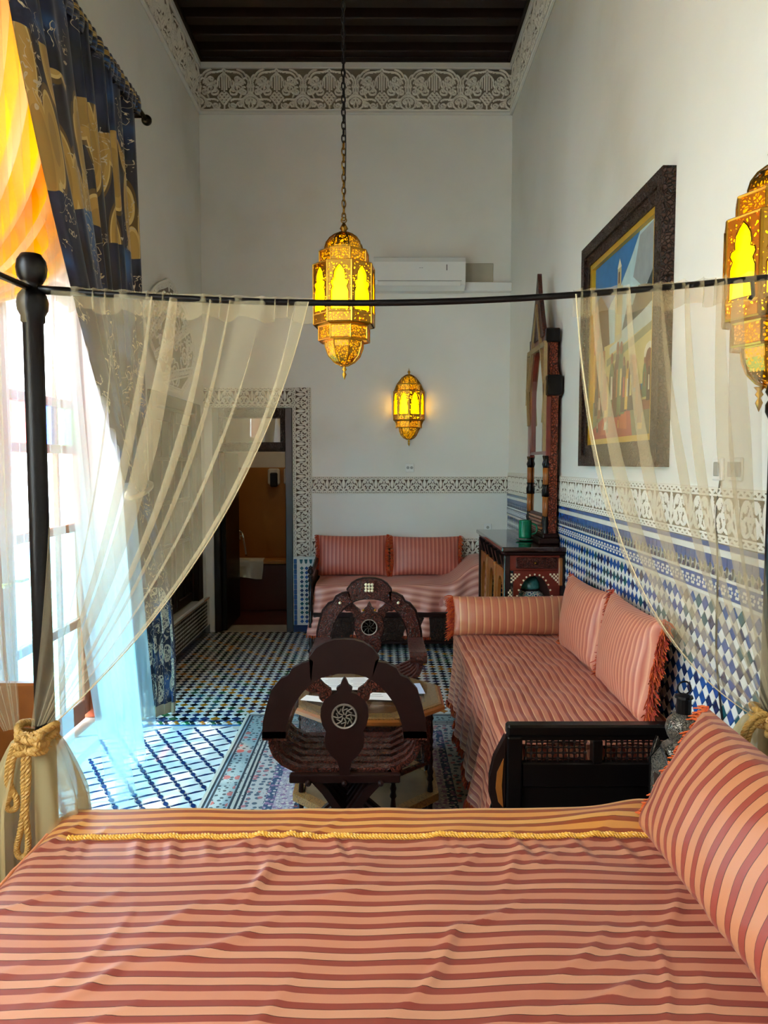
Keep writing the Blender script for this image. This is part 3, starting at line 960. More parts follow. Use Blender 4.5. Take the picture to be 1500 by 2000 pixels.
# dark lattice shutters in the low window
win2 = struct('window_2', MB().box(XL - .30, XL - .26, 5.28, 6.62, .36, 2.08), 'wood_black')
mk('frame', MB().box(XL - .10, XL + .03, 6.50, 6.66, .36, 2.10, bev=.008).box(XL - .10, XL + .03, 5.24, 5.36, .36, 2.10, bev=.008).box(XL - .1, XL + .03, 5.36, 6.5, 2.0, 2.10, bev=.008), 'wood_dark', win2)
for y0, y1 in ((5.37, 5.92), (5.94, 6.49)):
    sh = mk('shutter', MB().box(XL - .05, XL - .01, y0, y0 + .07, .38, 1.99, bev=.005).box(XL - .05, XL - .01, y1 - .07, y1, .38, 1.99, bev=.005).box(XL - .05, XL - .01, y0 + .07, y1 - .07, .38, .46, bev=.005).box(XL - .05, XL - .01, y0 + .07, y1 - .07, 1.9, 1.99, bev=.005), 'wood_dark', win2)
    for z in (.56, .92, 1.26, 1.6): mk('muntin', MB().box(XL - .045, XL - .015, y0 + .07, y1 - .07, z, z + .03, bev=.004), 'wood_dark', sh)
    for yq in ((y0 + y1) / 2 - .012,): mk('muntin', MB().box(XL - .044, XL - .016, yq, yq + .024, .46, 1.9, bev=.004), 'wood_dark', sh)
    mk('pane', MB().box(XL - .034, XL - .030, y0 + .06, y1 - .06, .44, 1.92), 'black', sh)

# ------------------------------------------------------------------ tall garden door in the left wall, with tinted panes
XG = XL - 0.20
door1 = struct('door_1', MB().box(XG - .04, XG + .05, WY0, WY0 + .07, 0, WZ1).box(XG - .04, XG + .05, WY1 - .07, WY1, 0, WZ1).box(XG - .04, XG + .05, WY0, WY1, WZ1 - .07, WZ1).box(XG - .04, XG + .05, WY0, WY1, 2.62, 2.70), 'door_wood')
def glaze(y0, y1, zs, nsub, parent, tints, stile=.075):
    mk('stile', MB().box(XG - .02, XG + .02, y0, y0 + stile, zs[0], zs[-1], bev=.004), 'door_wood', parent)
    mk('stile', MB().box(XG - .02, XG + .02, y1 - stile, y1, zs[0], zs[-1], bev=.004), 'door_wood', parent)
    for i, z in enumerate(zs):
        hgt = .10 if i in (0, len(zs) - 1) else .05
        zz0 = z if i == 0 else (z - hgt if i == len(zs) - 1 else z - hgt / 2)
        mk('rail', MB().box(XG - .02, XG + .02, y0 + stile, y1 - stile, zz0, zz0 + hgt, bev=.004), 'door_wood', parent)
    wy = (y1 - y0 - 2 * stile) / nsub
    for i in range(len(zs) - 1):
        for k in range(nsub):
            ya, yb = y0 + stile + k * wy, y0 + stile + (k + 1) * wy
            tint = tints[(i * nsub + k) % len(tints)] if isinstance(tints, list) else tints(i, k)
            mk('pane', MB().box(XG - .003, XG + .003, ya + .002, yb - .002, zs[i] + .02, zs[i + 1] - .02), tint, parent)
            if k: mk('muntin', MB().box(XG - .015, XG + .015, ya - .012, ya + .012, zs[i] + .02, zs[i + 1] - .02, bev=.003), 'door_wood', parent)
ym = (WY0 + WY1) / 2
tint = lambda i, k: ('pane_cyan', 'pane_cyan', 'glass', 'glass', 'glass', 'glass')[i] if i != 3 else ('pane_red', 'pane_blue', 'pane_green')[k % 3]
for y0, y1 in ((WY0 + .07, ym - .002), (ym + .002, WY1 - .07)):
    lf = mk('leaf', MB().box(XG - .018, XG + .018, y0 + .08, y1 - .08, .02, .06), 'door_wood', door1)
    glaze(y0, y1, [.04, .62, 1.20, 1.66, 1.92, 2.60], 3, lf, tint)
    glaze(y0, y1, [2.70, 3.2, 3.68], 3, lf, ['pane_amber', 'glass', 'glass', 'glass'])
    mk('handle', MB().tube([(XG + .02, y1 - .05 if y1 < ym + .1 else y0 + .05, 1.0), (XG + .06, y1 - .05 if y1 < ym + .1 else y0 + .05, 1.0), (XG + .06, y1 - .12 if y1 < ym + .1 else y0 + .12, 1.0)], .008, 6), 'brass', lf)

fill_win = struct('fill_window', MB().box(XG - .04, XG + .04, NY0, NY0 + .07, NZ0, NZ1).box(XG - .04, XG + .04, NY1 - .07, NY1, NZ0, NZ1).box(XG - .04, XG + .04, NY0 + .07, NY1 - .07, NZ0, NZ0 + .07).box(XG - .04, XG + .04, NY0 + .07, NY1 - .07, NZ1 - .07, NZ1).box(XG - .03, XG + .03, (NY0 + NY1) / 2 - .03, (NY0 + NY1) / 2 + .03, NZ0 + .07, NZ1 - .07), 'door_wood')  # out of view, added as extra daylight for the bed and room
mk('pane', MB().box(XG - .003, XG + .003, NY0 + .07, NY1 - .07, NZ0 + .07, NZ1 - .07), 'glass', fill_win)

# courtyard outside
m, nt, b = newmat('courtyard_tiles')
tc = N(nt, 'ShaderNodeTexCoord'); ck = N(nt, 'ShaderNodeTexChecker'); ck.inputs['Scale'].default_value = 14
ck.inputs['Color1'].default_value = lin('e8c23a'); ck.inputs['Color2'].default_value = lin('dfe3e8')
nt.links.new(tc.outputs['Object'], ck.inputs['Vector']); nt.links.new(ck.outputs['Color'], b.inputs['Base Color'])
M['court'] = m
struct('ground', MB().box(-9, XL - T, -6, 12, -.2, -.01), 'court')
struct('wall_courtyard', MB().box(-8.4, -8.0, -6, 12, -.2, 3.4), 'wall')

# ------------------------------------------------------------------ doorway to the bathroom
jamb = struct('door_2', MB().box(DX0, DX0 + .06, D - .02, D + .16, 0, DZ, bev=.004).box(DX1 - .065, DX1, D - .02, D + .16, 0, DZ, bev=.004), 'wood_dark')
mk('lintel', MB().box(DX0 + .06, DX1 - .065, D - .018, D + .14, 2.0, DZ, bev=.004), 'carved_dark', jamb)
mk('transom_rail', MB().box(DX0 + .06, DX1 - .065, D - .018, D + .14, 1.69, 1.775, bev=.004), 'carved_dark', jamb)
mk('transom_frame', MB().box(DX1 - .11, DX1 - .065, D - .016, D + .1, 1.775, 2.0, bev=.004).box(DX0 + .06, DX0 + .1, D - .016, D + .1, 1.775, 2.0, bev=.004), 'carved_dark', jamb)
mk('pane', MB().box(DX0 + .1, DX1 - .11, D + .05, D + .056, 1.775, 2.0), 'glass', jamb)
mk('leaf', MB().box(DX0 + .062, DX0 + .105, D + .02, D + .68, .01, 1.68, bev=.004), 'wood_black', jamb)
BY = 8.95
mb = MB().box(-2.6, .3, BY, BY + .1, 0, 1.53)
struct('wall_bathroom', mb, 'bath_wall')
mb = MB().box(-2.6, .3, BY, BY + .1, 1.53, 2.6).box(-2.7, -2.6, D + T, BY + .1, 0, 2.6).box(.3, .4, D + T, BY + .1, 0, 2.6)
mb.box(-2.7, XL - T, D, D + T, 0, 2.7); struct('wall_bathroom_upper', mb, 'wall')
struct('ceiling_bathroom', MB().box(-2.7, .4, D + T, BY + .1, 2.6, 2.7), 'wall')
struct('floor_bathroom', MB().box(-2.7, .4, D + T, BY + .1, -.2, -.005), 'bath_red')
# ------------------------------------------------------------------ bathroom things
t = thing('bathtub', 'built-in bathtub with dark red front seen through the doorway', 'bathtub', (-1.3, 8.3, 0))
mk('front', MB().box(-2.59, .29, 7.92, 8.0, 0, .50, bev=.01), 'bath_red', t)
mk('rim', MB().box(-2.59, .29, 7.90, 8.10, .50, .545, bev=.012), 'bath_wall', t)
mk('basin', MB().box(-2.59, .29, 8.0, 8.94, .10, .14), 'bath_wall', t)
cu, cv = np.meshgrid(np.linspace(0, 1, 24), np.linspace(0, 1, 20), indexing='ij')
P = np.stack([-1.63 + .37 * cu + .01 * np.sin(cv * 4), np.where(cv < .3, 8.06 - cv * .6, 7.88 - .008 * np.sin(cu * 17) * (cv - .3)), np.where(cv < .3, .552, .552 - (cv - .3) * .28 + .012 * np.sin(cu * 5))], -1)
npmesh('towel', P.reshape(-1, 3), gridfaces(24, 20), 'cotton', label='cream towel hung over the edge of the bathtub', cat='towel')
t = thing('bath_faucet', 'shiny antique style bath faucet with cross handles in the bathroom', 'faucet', (-1.66, 8.2, .545))
mk('body', MB().tube([(-1.70, 8.2, .545), (-1.70, 8.2, .74)], .014, 8).tube([(-1.58, 8.2, .545), (-1.58, 8.2, .74)], .014, 8).tube([(-1.73, 8.2, .74), (-1.55, 8.2, .74)], .02, 10), 'chrome', t, smooth=True)
mk('spout', MB().tube(smoothpath([(-1.63, 8.18, .74), (-1.6, 8.05, .73), (-1.58, 8.0, .66), (-1.57, 7.99, .60)], 12), .013, 8), 'chrome', t, smooth=True)
mk('handset', MB().tube(smoothpath([(-1.75, 8.18, .83), (-1.64, 8.16, .85), (-1.53, 8.15, .82), (-1.50, 8.15, .70), (-1.48, 8.15, .56)], 18), .012, 8).lathe([(.012, 0), (.035, .02), (.035, .035), (.01, .04)], 12, (-1.76, 8.18, .80)), 'chrome', t, smooth=True)
for x in (-1.72, -1.56): mk('cross_handle', MB().tube([(x - .035, 8.17, .78), (x + .035, 8.17, .78)], .007, 6).tube([(x, 8.17, .745), (x, 8.17, .815)], .007, 6), 'chrome', t)
t = thing('soap_dispenser', 'white and black soap dispenser on the ochre bathroom wall', 'soap dispenser', (-1.27, 8.95, 1.30))
mk('body', MB().box(-1.345, -1.205, 8.86, 8.95, 1.32, 1.52, bev=.02), 'white', t)
mk('push_bar', MB().box(-1.315, -1.225, 8.84, 8.87, 1.30, 1.47, bev=.012), 'black', t)
mk('paper_holder', MB().box(-1.155, -1.0, 8.87, 8.95, 1.33, 1.52, bev=.015), 'white', label='white dispenser box nearly hidden behind the bathroom door jamb', cat='dispenser')
t = thing('bathroom_fill_lamp', 'small round ceiling lamp, unseen, added to light the bathroom', 'lamp', (-1.1, 8.1, 2.6))
mk('base', MB().lathe([(.06, -.02), (.06, 0)], 16, (-1.1, 8.1, 2.6)), 'white', t)
mk('globe', MB().ball((-1.1, 8.1, 2.54), .07, 14, 10), emis('bath_fill_globe', 'ffd9a0', 12.0), t, smooth=True)  # glowing globe out of sight, added to light the bathroom

# ------------------------------------------------------------------ lanterns
FIL = carved('brass_filigree', 'd6a83c', '8a5a10', 150, 0.3, 0.002, 0.0)
def filigree_mat(name='pierced_brass', thr=.17):
    m, nt, b = newmat(name)
    out = nt.nodes['Material Output']
    b.inputs['Metallic'].default_value = 1.0; b.inputs['Roughness'].default_value = .32; b.inputs['Base Color'].default_value = lin('c2923a')
    tc = N(nt, 'ShaderNodeTexCoord')
    nz = N(nt, 'ShaderNodeTexNoise'); nz.inputs['Scale'].default_value = 30
    nt.links.new(tc.outputs['Object'], nz.inputs['Vector'])
    mv = N(nt, 'ShaderNodeVectorMath', operation='MULTIPLY_ADD'); mv.inputs[1].default_value = (.03, .03, .03)
    nt.links.new(nz.outputs['Color'], mv.inputs[0]); nt.links.new(tc.outputs['Object'], mv.inputs[2])
    vo = N(nt, 'ShaderNodeTexVoronoi', feature='DISTANCE_TO_EDGE'); vo.inputs['Scale'].default_value = 85
    nt.links.new(mv.outputs[0], vo.inputs['Vector'])
    gt = N(nt, 'ShaderNodeMath', operation='GREATER_THAN'); gt.inputs[1].default_value = thr
    nt.links.new(vo.outputs['Distance'], gt.inputs[0])
    tr = N(nt, 'ShaderNodeBsdfTransparent')
    mx = N(nt, 'ShaderNodeMixShader')
    nt.links.new(gt.outputs[0], mx.inputs[0]); nt.links.new(b.outputs[0], mx.inputs[1]); nt.links.new(tr.outputs[0], mx.inputs[2])
    nt.links.new(mx.outputs[0], out.inputs['Surface'])
    return m
M['filigree'] = filigree_mat()
M['filigree_fine'] = filigree_mat('finely_pierced_brass', .23)

def lantern_parts(root, sides, total, a0, s):
    """octagonal pierced brass lantern, bottom tip at z=0; `sides` of the eight faces are built from angle a0"""
    n = 8
    step = 2 * PI / n
    def ring(r): return [(r * math.cos(a0 + step * i) * s, r * math.sin(a0 + step * i) * s) for i in range(sides + 1)]
    def wall(mb, r0, z0, r1, z1, mat=0):
        A, B = ring(r0), ring(r1)
        for i in range(sides):
            mb.add([(*A[i], z0 * s), (*A[i + 1], z0 * s), (*B[i + 1], z1 * s), (*B[i], z1 * s)], [(0, 1, 2, 3)], mat)
    full = sides == n
    def ribs(mb, prof, r):
        for i in range(sides if full else sides + 1):
            a = a0 + step * i
            mb.tube([(q * math.cos(a) * s, q * math.sin(a) * s, z * s) for q, z in prof], r * s, 5)
    def hoops(mb, lst, r=.0045):
        for q, z in lst:
            P = [(*p, z * s) for p in ring(q)]
            mb.tube(P[:-1] if full else P, r * s, 5, closed=full)
    Rb = .152
    # tip
    mb = MB().lathe([(.0005, 0), (.011, .026), (.004, .04), (.012, .05), (.006, .06), (.016, .072)], 10 if full else 10, (0 if full else 0, 0, 0)); 
    for i in range(len(mb.v)): mb.v[i] = tuple(c * s for c in mb.v[i])
    tip_shift = (0, 0) if full else (0.045 * s * math.cos(a0 + step * sides / 2), .045 * s * math.sin(a0 + step * sides / 2))
    if not full: mb.xf(Matrix.Translation((*tip_shift, 0)))
    mk('finial', mb, 'brass', root, world=False, smooth=True)
    bowl = [(.02, .07), (.052, .085), (.080, .115), (.095, .155), (.098, .185)]
    mb = MB()
    for (ra, za), (rb, zb) in zip(bowl[:-1], bowl[1:]): wall(mb, ra, za, rb, zb)
    o = mk('bowl', mb, 'filigree', root, world=False, fixn=False)
    mb = MB(); ribs(mb, bowl, .0035); hoops(mb, [(.098, .185), (.02, .07)]); mk('rib', mb, 'brass', o, world=False)
    mb = MB()
    wall(mb, .128, .188, .128, .252); wall(mb, .128, .188, .095, .186); o = mk('lower_collar', mb, 'filigree', root, world=False, fixn=False)
    mb = MB(); hoops(mb, [(.128, .188), (.128, .252), (Rb, .262)], .005); ribs(mb, [(.128, .188), (.128, .252)], .004); wall(mb, .128, .252, Rb, .262); mk('rib', mb, 'brass', o, world=False)
    # body panels, each with a keyhole window
    z0, z1 = .262, .545
    A = ring(Rb)
    for i in range(sides):
        p, q = Vector((*A[i], 0)), Vector((*A[i + 1], 0))
        wd = (q - p).length; ux = (q - p).normalized(); nz = Vector((p.x + q.x, p.y + q.y, 0)).normalized()
        mb = MB()
        hole = arch_hole(wd * .74, (z0 + .055) * s, 0, (z1 - .018) * s, lobes=True)
        ring_panel(mb, (-wd / 2, wd / 2, z0 * s, z1 * s), hole, 0, .003, 0)
        Mx = Matrix(((ux.x, nz.x, 0, (p.x + q.x) / 2), (ux.y, nz.y, 0, (p.y + q.y) / 2), (0, 0, 1, 0), (0, 0, 0, 1)))
        mb.xf(Mx)
        o = mk('panel', mb, 'filigree_fine', root, world=False)
        g = MB().add([(-wd * .46, -.008, z0 * s + .01), (wd * .46, -.008, z0 * s + .01), (wd * .46, -.008, z1 * s - .008), (-wd * .46, -.008, z1 * s - .008)], [(0, 1, 2, 3)]); g.xf(Mx)
        mk('glass_panel', g, 'glow', o, world=False)
        e = MB()
        hp = [tuple(Mx @ Vector((x, .004, z))) for x, z in hole]
        e.tube(hp, .0022 * s, 4, closed=True); mk('window_rim', e, 'brass_dark', o, world=False)
    mb = MB(); ribs(mb, [(Rb, z0), (Rb, z1)], .006); hoops(mb, [(Rb, z0), (Rb, z1), (Rb, z0 + .045)], .005); mk('frame', mb, 'brass', root, world=False)
    mb = MB(); wall(mb, .122, .552, .122, .612); o = mk('upper_collar', mb, 'filigree', root, world=False, fixn=False)
    mb = MB(); wall(mb, Rb, .545, .118, .552); hoops(mb, [(.122, .552), (.122, .612)], .005); ribs(mb, [(.122, .552), (.122, .612)], .004); wall(mb, .122, .612, .095, .616); mk('rib', mb, 'brass', o, world=False)
    dome = [(.096, .614), (.096, .632), (.088, .658), (.070, .682), (.045, .700), (.018, .712)]
    mb = MB()
    for (ra, za), (rb, zb) in zip(dome[:-1], dome[1:]): wall(mb, ra, za, rb, zb)
    o = mk('dome', mb, 'filigree', root, world=False, fixn=False)
    mb = MB(); ribs(mb, dome, .0035); hoops(mb, [(.096, .616)]); mk('rib', mb, 'brass_dark', o, world=False)
    # inner glow shell behind the pierced metal
    mb = MB()
    for (ra, za), (rb, zb) in zip([(.015, .08), (.07, .13), (.088, .186), (.118, .192), (.118, .25), (.112, .553), (.112, .608), (.086, .616), (.078, .658), (.04, .69), (.01, .70)][:-1], [(.07, .13), (.088, .186), (.118, .192), (.118, .25), (.112, .553), (.112, .608), (.086, .616), (.078, .658), (.04, .69), (.01, .70)]): wall(mb, ra, za, rb, zb)
    mk('inner_glass', mb, 'glow_dim', root, world=False, fixn=False)
    return tip_shift

SC = 0.945
t = thing('hanging_lantern', 'large pierced brass lantern hanging on a long chain from the ceiling', 'lantern', (-0.168, 3.5, 1.969))
lantern_parts(t, 8, .72, math.radians(-90 - 22.5 - 6), SC)
mk('hook', MB().lathe([(.018 * SC, .705 * SC), (.012, .72 * SC), (.02, .73 * SC), (.012, .745 * SC), (.004, .76 * SC)], 10).tube([(.012 * math.cos(a), 0, .77 * SC + .012 * math.sin(a)) for a in np.linspace(0, 2 * PI, 12, endpoint=False)], .003, 5, closed=True), 'brass_dark', t, world=False, smooth=True)
zc = 1.969 + .775 * SC
lk = MB(); lk.tube([(.0085 * math.cos(a), 0, .019 * math.sin(a) + .0) for a in np.linspace(0, 2 * PI, 12, endpoint=False)], .0032, 5, closed=True)
me_link = mesh_of('chain_link', lk, 'brass_dark', True)
me_iron = mesh_of('chain_link', lk, 'iron', True)
z = zc + .012; k = 0
while z < H - .14:
    o = inst('chain_link', me_link if z < 3.05 else me_iron, (-.168, 3.5, z), t, rot=(0, 0, (k % 2) * PI / 2 + .3)); z += .029; k += 1
mk('cord', MB().tube(smoothpath([(-.168, 3.5, 2.75), (-.158, 3.497, 3.02), (-.165, 3.5, 3.4), (-.16, 3.5, 4.2), (-.168, 3.5, 5.03)], 40), .0026, 5), 'black', t)

def sconce(loc, face, scale, label):
    t = thing('wall_lantern', label, 'lantern', loc, 'pierced brass wall lanterns')
    a0 = {'-y': PI, '-x': PI / 2}[face]
    ts = lantern_parts(t, 4, .7, a0, scale)
    ax = Vector((0, -1, 0)) if face == '-y' else Vector((-1, 0, 0))
    sd = Vector((1, 0, 0)) if face == '-y' else Vector((0, 1, 0))
    mb = MB()
    pts = [(-.15, .26), (-.15, .55), (-.12, .62), (-.09, .66), (0, .715), (.09, .66), (.12, .62), (.15, .55), (.15, .26), (.12, .19), (.09, .14), (0, .07)]
    v = [tuple(sd * a * scale + Vector((0, 0, b * scale)) + ax * d) for d in (0.0, .006) for a, b in pts]
    n = len(pts)
    mb.add(v, [tuple(range(n)), tuple(range(n, 2 * n))] + [(i, (i + 1) % n, n + (i + 1) % n, n + i) for i in range(n)])
    mk('back_plate', mb, 'brass_dark', t, world=False)
    mb = MB().lathe([(.012, .70), (.006, .72), (.014, .735), (.004, .75), (.0005, .775)], 10, (*(ax * .03)[:2], 0))
    for i in range(len(mb.v)): mb.v[i] = (mb.v[i][0], mb.v[i][1], mb.v[i][2] * scale)
    mk('crown_finial', mb, 'brass', t, world=False, smooth=True)
    return t
sconce((0.262, D - .002, 1.735), '-y', .925, 'lit brass wall lantern on the back wall below the air conditioner')
sconce((XR - .002, 2.25, 1.735), '-x', 1.03, 'lit brass wall lantern beside the bed, cut off by the edge of the photo')

# ------------------------------------------------------------------ air conditioner, trunking, sockets
t = thing('air_conditioner', 'white split air conditioner high on the back wall', 'air conditioner', (.35, D, 3.12))
prof = [(D, 3.13), (D, 3.41), (D - .15, 3.415), (D - .19, 3.40), (D - .205, 3.36), (D - .205, 3.20), (D - .19, 3.165), (D - .12, 3.125)]
mk('housing', MB().prism([(a, b) for a, b in prof], -.06, .755, 'x'), 'white', t)
mk('flap', MB().box(-.02, .715, D - .205, D - .185, 3.150, 3.192, bev=.004), 'white', t)
mk('flap_gap', MB().box(-.025, .72, D - .2065, D - .19, 3.193, 3.198), 'grey', t)
mk('display', MB().box(.585, .592, D - .208, D - .20, 3.285, 3.335), 'black', t)
mk('emblem', MB().box(.345, .358, D - .2065, D - .20, 3.305, 3.309).box(.364, .377, D - .2065, D - .20, 3.305, 3.309), 'grey', t)
mk('cable_trunking', MB().box(.755, XR, D - .08, D, 3.135, 3.215, bev=.006), 'white', label='white cable trunking running from the air conditioner to the corner', cat='trunking')
mk('patch', MB().box(.76, 1.03, D - .006, D, 3.22, 3.40, bev=.003), M['stucco_shaded_ground'] if False else pm('bare_plaster', 'b4ad9a', .9, var=.25, vscale=7), wall_back)
def plate(loc, nrm, label, w=.08, h=.08, dots=2):
    t = thing('wall_socket', label, 'socket', loc)
    if nrm == 'y':
        mk('plate', MB().box(loc[0] - w / 2, loc[0] + w / 2, loc[1] - .012, loc[1], loc[2] - h / 2, loc[2] + h / 2, bev=.004), 'white', t)
        for k in range(dots): mk('insert', MB().lathe([(.014, 0), (.014, .003)], 12, (0, 0, 0)).xf(Matrix.Translation((loc[0] + (k - (dots - 1) / 2) * .034, loc[1] - .012, loc[2])) @ Matrix.Rotation(PI / 2, 4, 'X')), 'grey', t)
    else:
        mk('plate', MB().box(loc[0] - .012, loc[0], loc[1] - w / 2, loc[1] + w / 2, loc[2] - h / 2, loc[2] + h / 2, bev=.004), 'white', t)
        for k in range(dots): mk('rocker', MB().box(loc[0] - .016, loc[0] - .011, loc[1] - .02 + (k - (dots - 1) / 2) * .05, loc[1] + .02 + (k - (dots - 1) / 2) * .05, loc[2] - .025, loc[2] + .025, bev=.003), 'grey', t)
plate((.272, D, 1.54), 'y', 'small white wall socket under the lit back wall lantern')
plate((1.0, D, .985), 'y', 'white socket low on the back wall behind the console', .07, .07, 1)
plate((XR, 2.60, 1.56), 'x', 'white switch plate on the wall behind the gauze, nearer the painting', .075, .08, 1)
plate((XR, 2.47, 1.56), 'x', 'white switch plate on the wall behind the gauze, nearer the bed', .085, .08, 2)

# ------------------------------------------------------------------ cushions
def cushion_mesh(w, h, t, seed, nu=34, nv=26, pinch=.05, wr=.004):
    r = np.random.default_rng(seed)
    a = np.linspace(-1, 1, nu); b = np.linspace(-1, 1, nv)
    A, B = np.meshgrid(a, b, indexing='ij')
    x = w / 2 * A * (1 - pinch * (1 - B ** 2)); z = h / 2 * B * (1 - pinch * (1 - A ** 2)) + h / 2
    th = t / 2 * (np.clip(1 - A ** 2, 0, 1) ** .42) * (np.clip(1 - B ** 2, 0, 1) ** .42)
    wv = np.zeros_like(A)
    for k in range(7):
        an = r.uniform(0, PI); fr = r.uniform(4, 13); ph = r.uniform(0, 6)
        wv += np.sin(fr * (A * math.cos(an) * w / h + B * math.sin(an)) + ph) / 3
    edge = np.clip(1 - th / (t / 2), 0, 1)
    V = []; F = []; UV = []
    for s in (-1, 1):
        y = s * (th + wr * wv * (.25 + edge) * np.clip(th * 60, 0, 1))
        o = len(V) and sum(len(q) for q in V)
        V.append(np.stack([x, y, z], -1).reshape(-1, 3)); f = gridfaces(nu, nv) + (0 if s < 0 else nu * nv)
        F.append(f if s < 0 else f[:, ::-1]); UV.append(np.stack([x + w, z], -1).reshape(-1, 2))
    return np.concatenate(V), np.concatenate(F), np.concatenate(UV), x, z
def fringe(mb, pts, out, length, per=5, jit=.5, r=.003):
    for p in pts:
        for k in range(per):
            q = Vector(p) + Vector((random.uniform(-1, 1), random.uniform(-1, 1), random.uniform(-1, 1))) * .006
            d = (Vector(out) + Vector((random.uniform(-jit, jit), random.uniform(-jit, jit), random.uniform(-jit, jit) - .15))).normalized()
            L = length * random.uniform(.7, 1.15)
            mb.tube([q, q + d * L * .55, q + d * L + Vector((0, 0, -.2 * L))], [r, r, r * .7], 3, random.randint(0, 1))
def cushion(name, label, group, M4, w, h, t, seed, mat, ends=(-1, 1), flen=.035, fm=('fringe', 'fringe_red'), pinch=.05, per=5, edge=True, cat='cushion', wr=.004):
    root = thing(name, label, cat, M4.to_translation(), group, M4.to_euler())
    V, F, UV, x, z = cushion_mesh(w, h, t, seed, pinch=pinch, wr=wr)
    o = npmesh('cover', V, F, mat, None, UV, True, None)
    o.parent = root; OFF[o.name] = (0, 0, 0)
    for s in ends:
        ii = 0 if s < 0 else -1
        n = 40
        zz = np.interp(np.linspace(0, 1, n), np.linspace(0, 1, x.shape[1]), z[ii]); xx = np.interp(np.linspace(0, 1, n), np.linspace(0, 1, x.shape[1]), x[ii])
        mb = MB(); fringe(mb, [(a, 0, c) for a, c in zip(xx, zz)], (s, 0, -.1), flen, per)
        f = mk('fringe', mb, list(fm), root, world=False, fixn=False)
        f['kind'] = 'stuff'
        if edge: mk('piping', MB().tube([(a, 0, c) for a, c in zip(xx, zz)], .005, 5), 'fringe_red', root, world=False)
    return root
def frame_m(origin, xaxis, zaxis):
    """xaxis along the width, zaxis up the cushion; local -y is the shown face"""
    X = Vector(xaxis).normalized(); Z = Vector(zaxis); Z = (Z - X * Z.dot(X)).normalized(); Y = Z.cross(X)
    return Matrix(((X.x, Y.x, Z.x, origin[0]), (X.y, Y.y, Z.y, origin[1]), (X.z, Y.z, Z.z, origin[2]), (0, 0, 0, 1)))

# far sofa cushions
cushion('throw_cushion', 'striped rose cushion at the doorway end of the far sofa', 'cushions on the far sofa', frame_m((-.255, 6.68, .565), (1, 0, 0), (0, .25, 1)), .63, .37, .15, 3, 'cush_red', fm=('fringe_red', 'fringe'))
cushion('throw_cushion', 'striped rose cushion at the console end of the far sofa', 'cushions on the far sofa', frame_m((.415, 6.68, .565), (1, 0, 0), (0, .25, 1)), .62, .36, .15, 4, 'cush_red', fm=('fringe_red', 'fringe'))
# daybed cushions
cushion('bolster_cushion', 'long striped salmon cushion across the far end of the daybed', 'cushions on the daybed', frame_m((.785, 4.42, .545), (1, .02, 0), (0, .2, 1)), .70, .235, .17, 5, 'bolster', ends=(-1,), pinch=.03, flen=.045)
cushion('throw_cushion', 'salmon striped cushion against the tiles, nearer the long end cushion', 'cushions on the daybed', frame_m((1.045, 3.88, .545), (.05, -1, 0), (.15, 0, 1)), .62, .41, .17, 6, 'cush', pinch=.07)
cushion('throw_cushion', 'salmon striped cushion with thick red orange fringe near the lattice end', 'cushions on the daybed', frame_m((1.045, 3.18, .545), (-.02, -1, 0), (.15, 0, 1)), .68, .43, .18, 8, 'cush', pinch=.07, flen=.055, per=9)
# bed pillow
cushion('bed_pillow', 'large striped pillow with orange fringe leaning on the bed', None, frame_m((.685, 1.49, .63), (.02, -1, 0), (.56, -.02, 1)), .80, .36, .21, 10, 'pillow', pinch=.06, flen=.035, per=7, cat='pillow', wr=.005, fm=('fringe', 'fringe'))

# ------------------------------------------------------------------ far sofa
def turned(mb, x, y, z0, z1, r=.022, n=12, mat=0, beads=3):
    L = z1 - z0
    prof = [(r * 1.3, 0), (r * 1.3, .03 * L), (r * .7, .05 * L)]
    for k in range(beads):
        a = .06 + k * .88 / beads; b = .88 / beads
        prof += [(r * .75, (a + b * .05) * L), (r * 1.05, (a + b * .18) * L), (r * .7, (a + b * .3) * L), (r * .95, (a + b * .55) * L), (r * .65, (a + b * .85) * L), (r * 1.1, (a + b * .92) * L)]
    prof += [(r * .7, .95 * L), (r * 1.15, .97 * L), (r * .9, .99 * L), (.001, L)]
    mb.lathe(prof, n, (x, y, z0), mat)
    return mb
t = thing('sofa', 'carved dark wood sofa with pink striped cover against the back wall', 'sofa', (.17, 6.5, 0))
for x, y in ((-.58, 6.13), (-.58, 6.80), (.92, 6.13), (.92, 6.80)):
    mb = turned(MB(), x, y, 0, .66); mb.ball((x, y, .685), .026, 10, 8); mb.lathe([(.012, 0), (.02, .01), (.001, .03)], 10, (x, y, .705))
    mk('post', mb, 'wood_dark', t, smooth=True)
mk('front_apron', MB().box(-.56, .9, 6.115, 6.145, .10, .30, bev=.006), 'carved_dark', t)
mk('front_rail', MB().box(-.56, .9, 6.105, 6.15, .30, .34, bev=.006).box(-.56, .9, 6.108, 6.15, .075, .10, bev=.004), 'wood', t)
for x in (-.58, .92):
    mk('end_panel', MB().box(x - .015, x + .015, 6.15, 6.78, .25, .62, bev=.005), 'wood', t)
    mk('arm_rail', MB().tube(smoothpath([(x, 6.14, .64), (x, 6.3, .65), (x, 6.6, .69), (x, 6.8, .72)], 12), .02, 8), 'wood_dark', t)
mk('mattress', MB().box(-.54, .89, 6.17, 6.86, .34, .54, bev=.04), 'pink', t)
nu, nv = 110, 60
u = np.linspace(0, 1, nu); v = np.linspace(0, 1, nv); U, V_ = np.meshgrid(u, v, indexing='ij')
X = -.545 + 1.44 * U
L0 = .70; Ltot = 1.13
s = V_ * Ltot
fl = np.clip(s - L0, 0, None)
Yc = np.where(s < L0, 6.86 - s, 6.16)
Zc = np.where(s < L0, .562, .562 - fl)
rd = np.clip((s - (L0 - .06)) / .1, 0, 1)
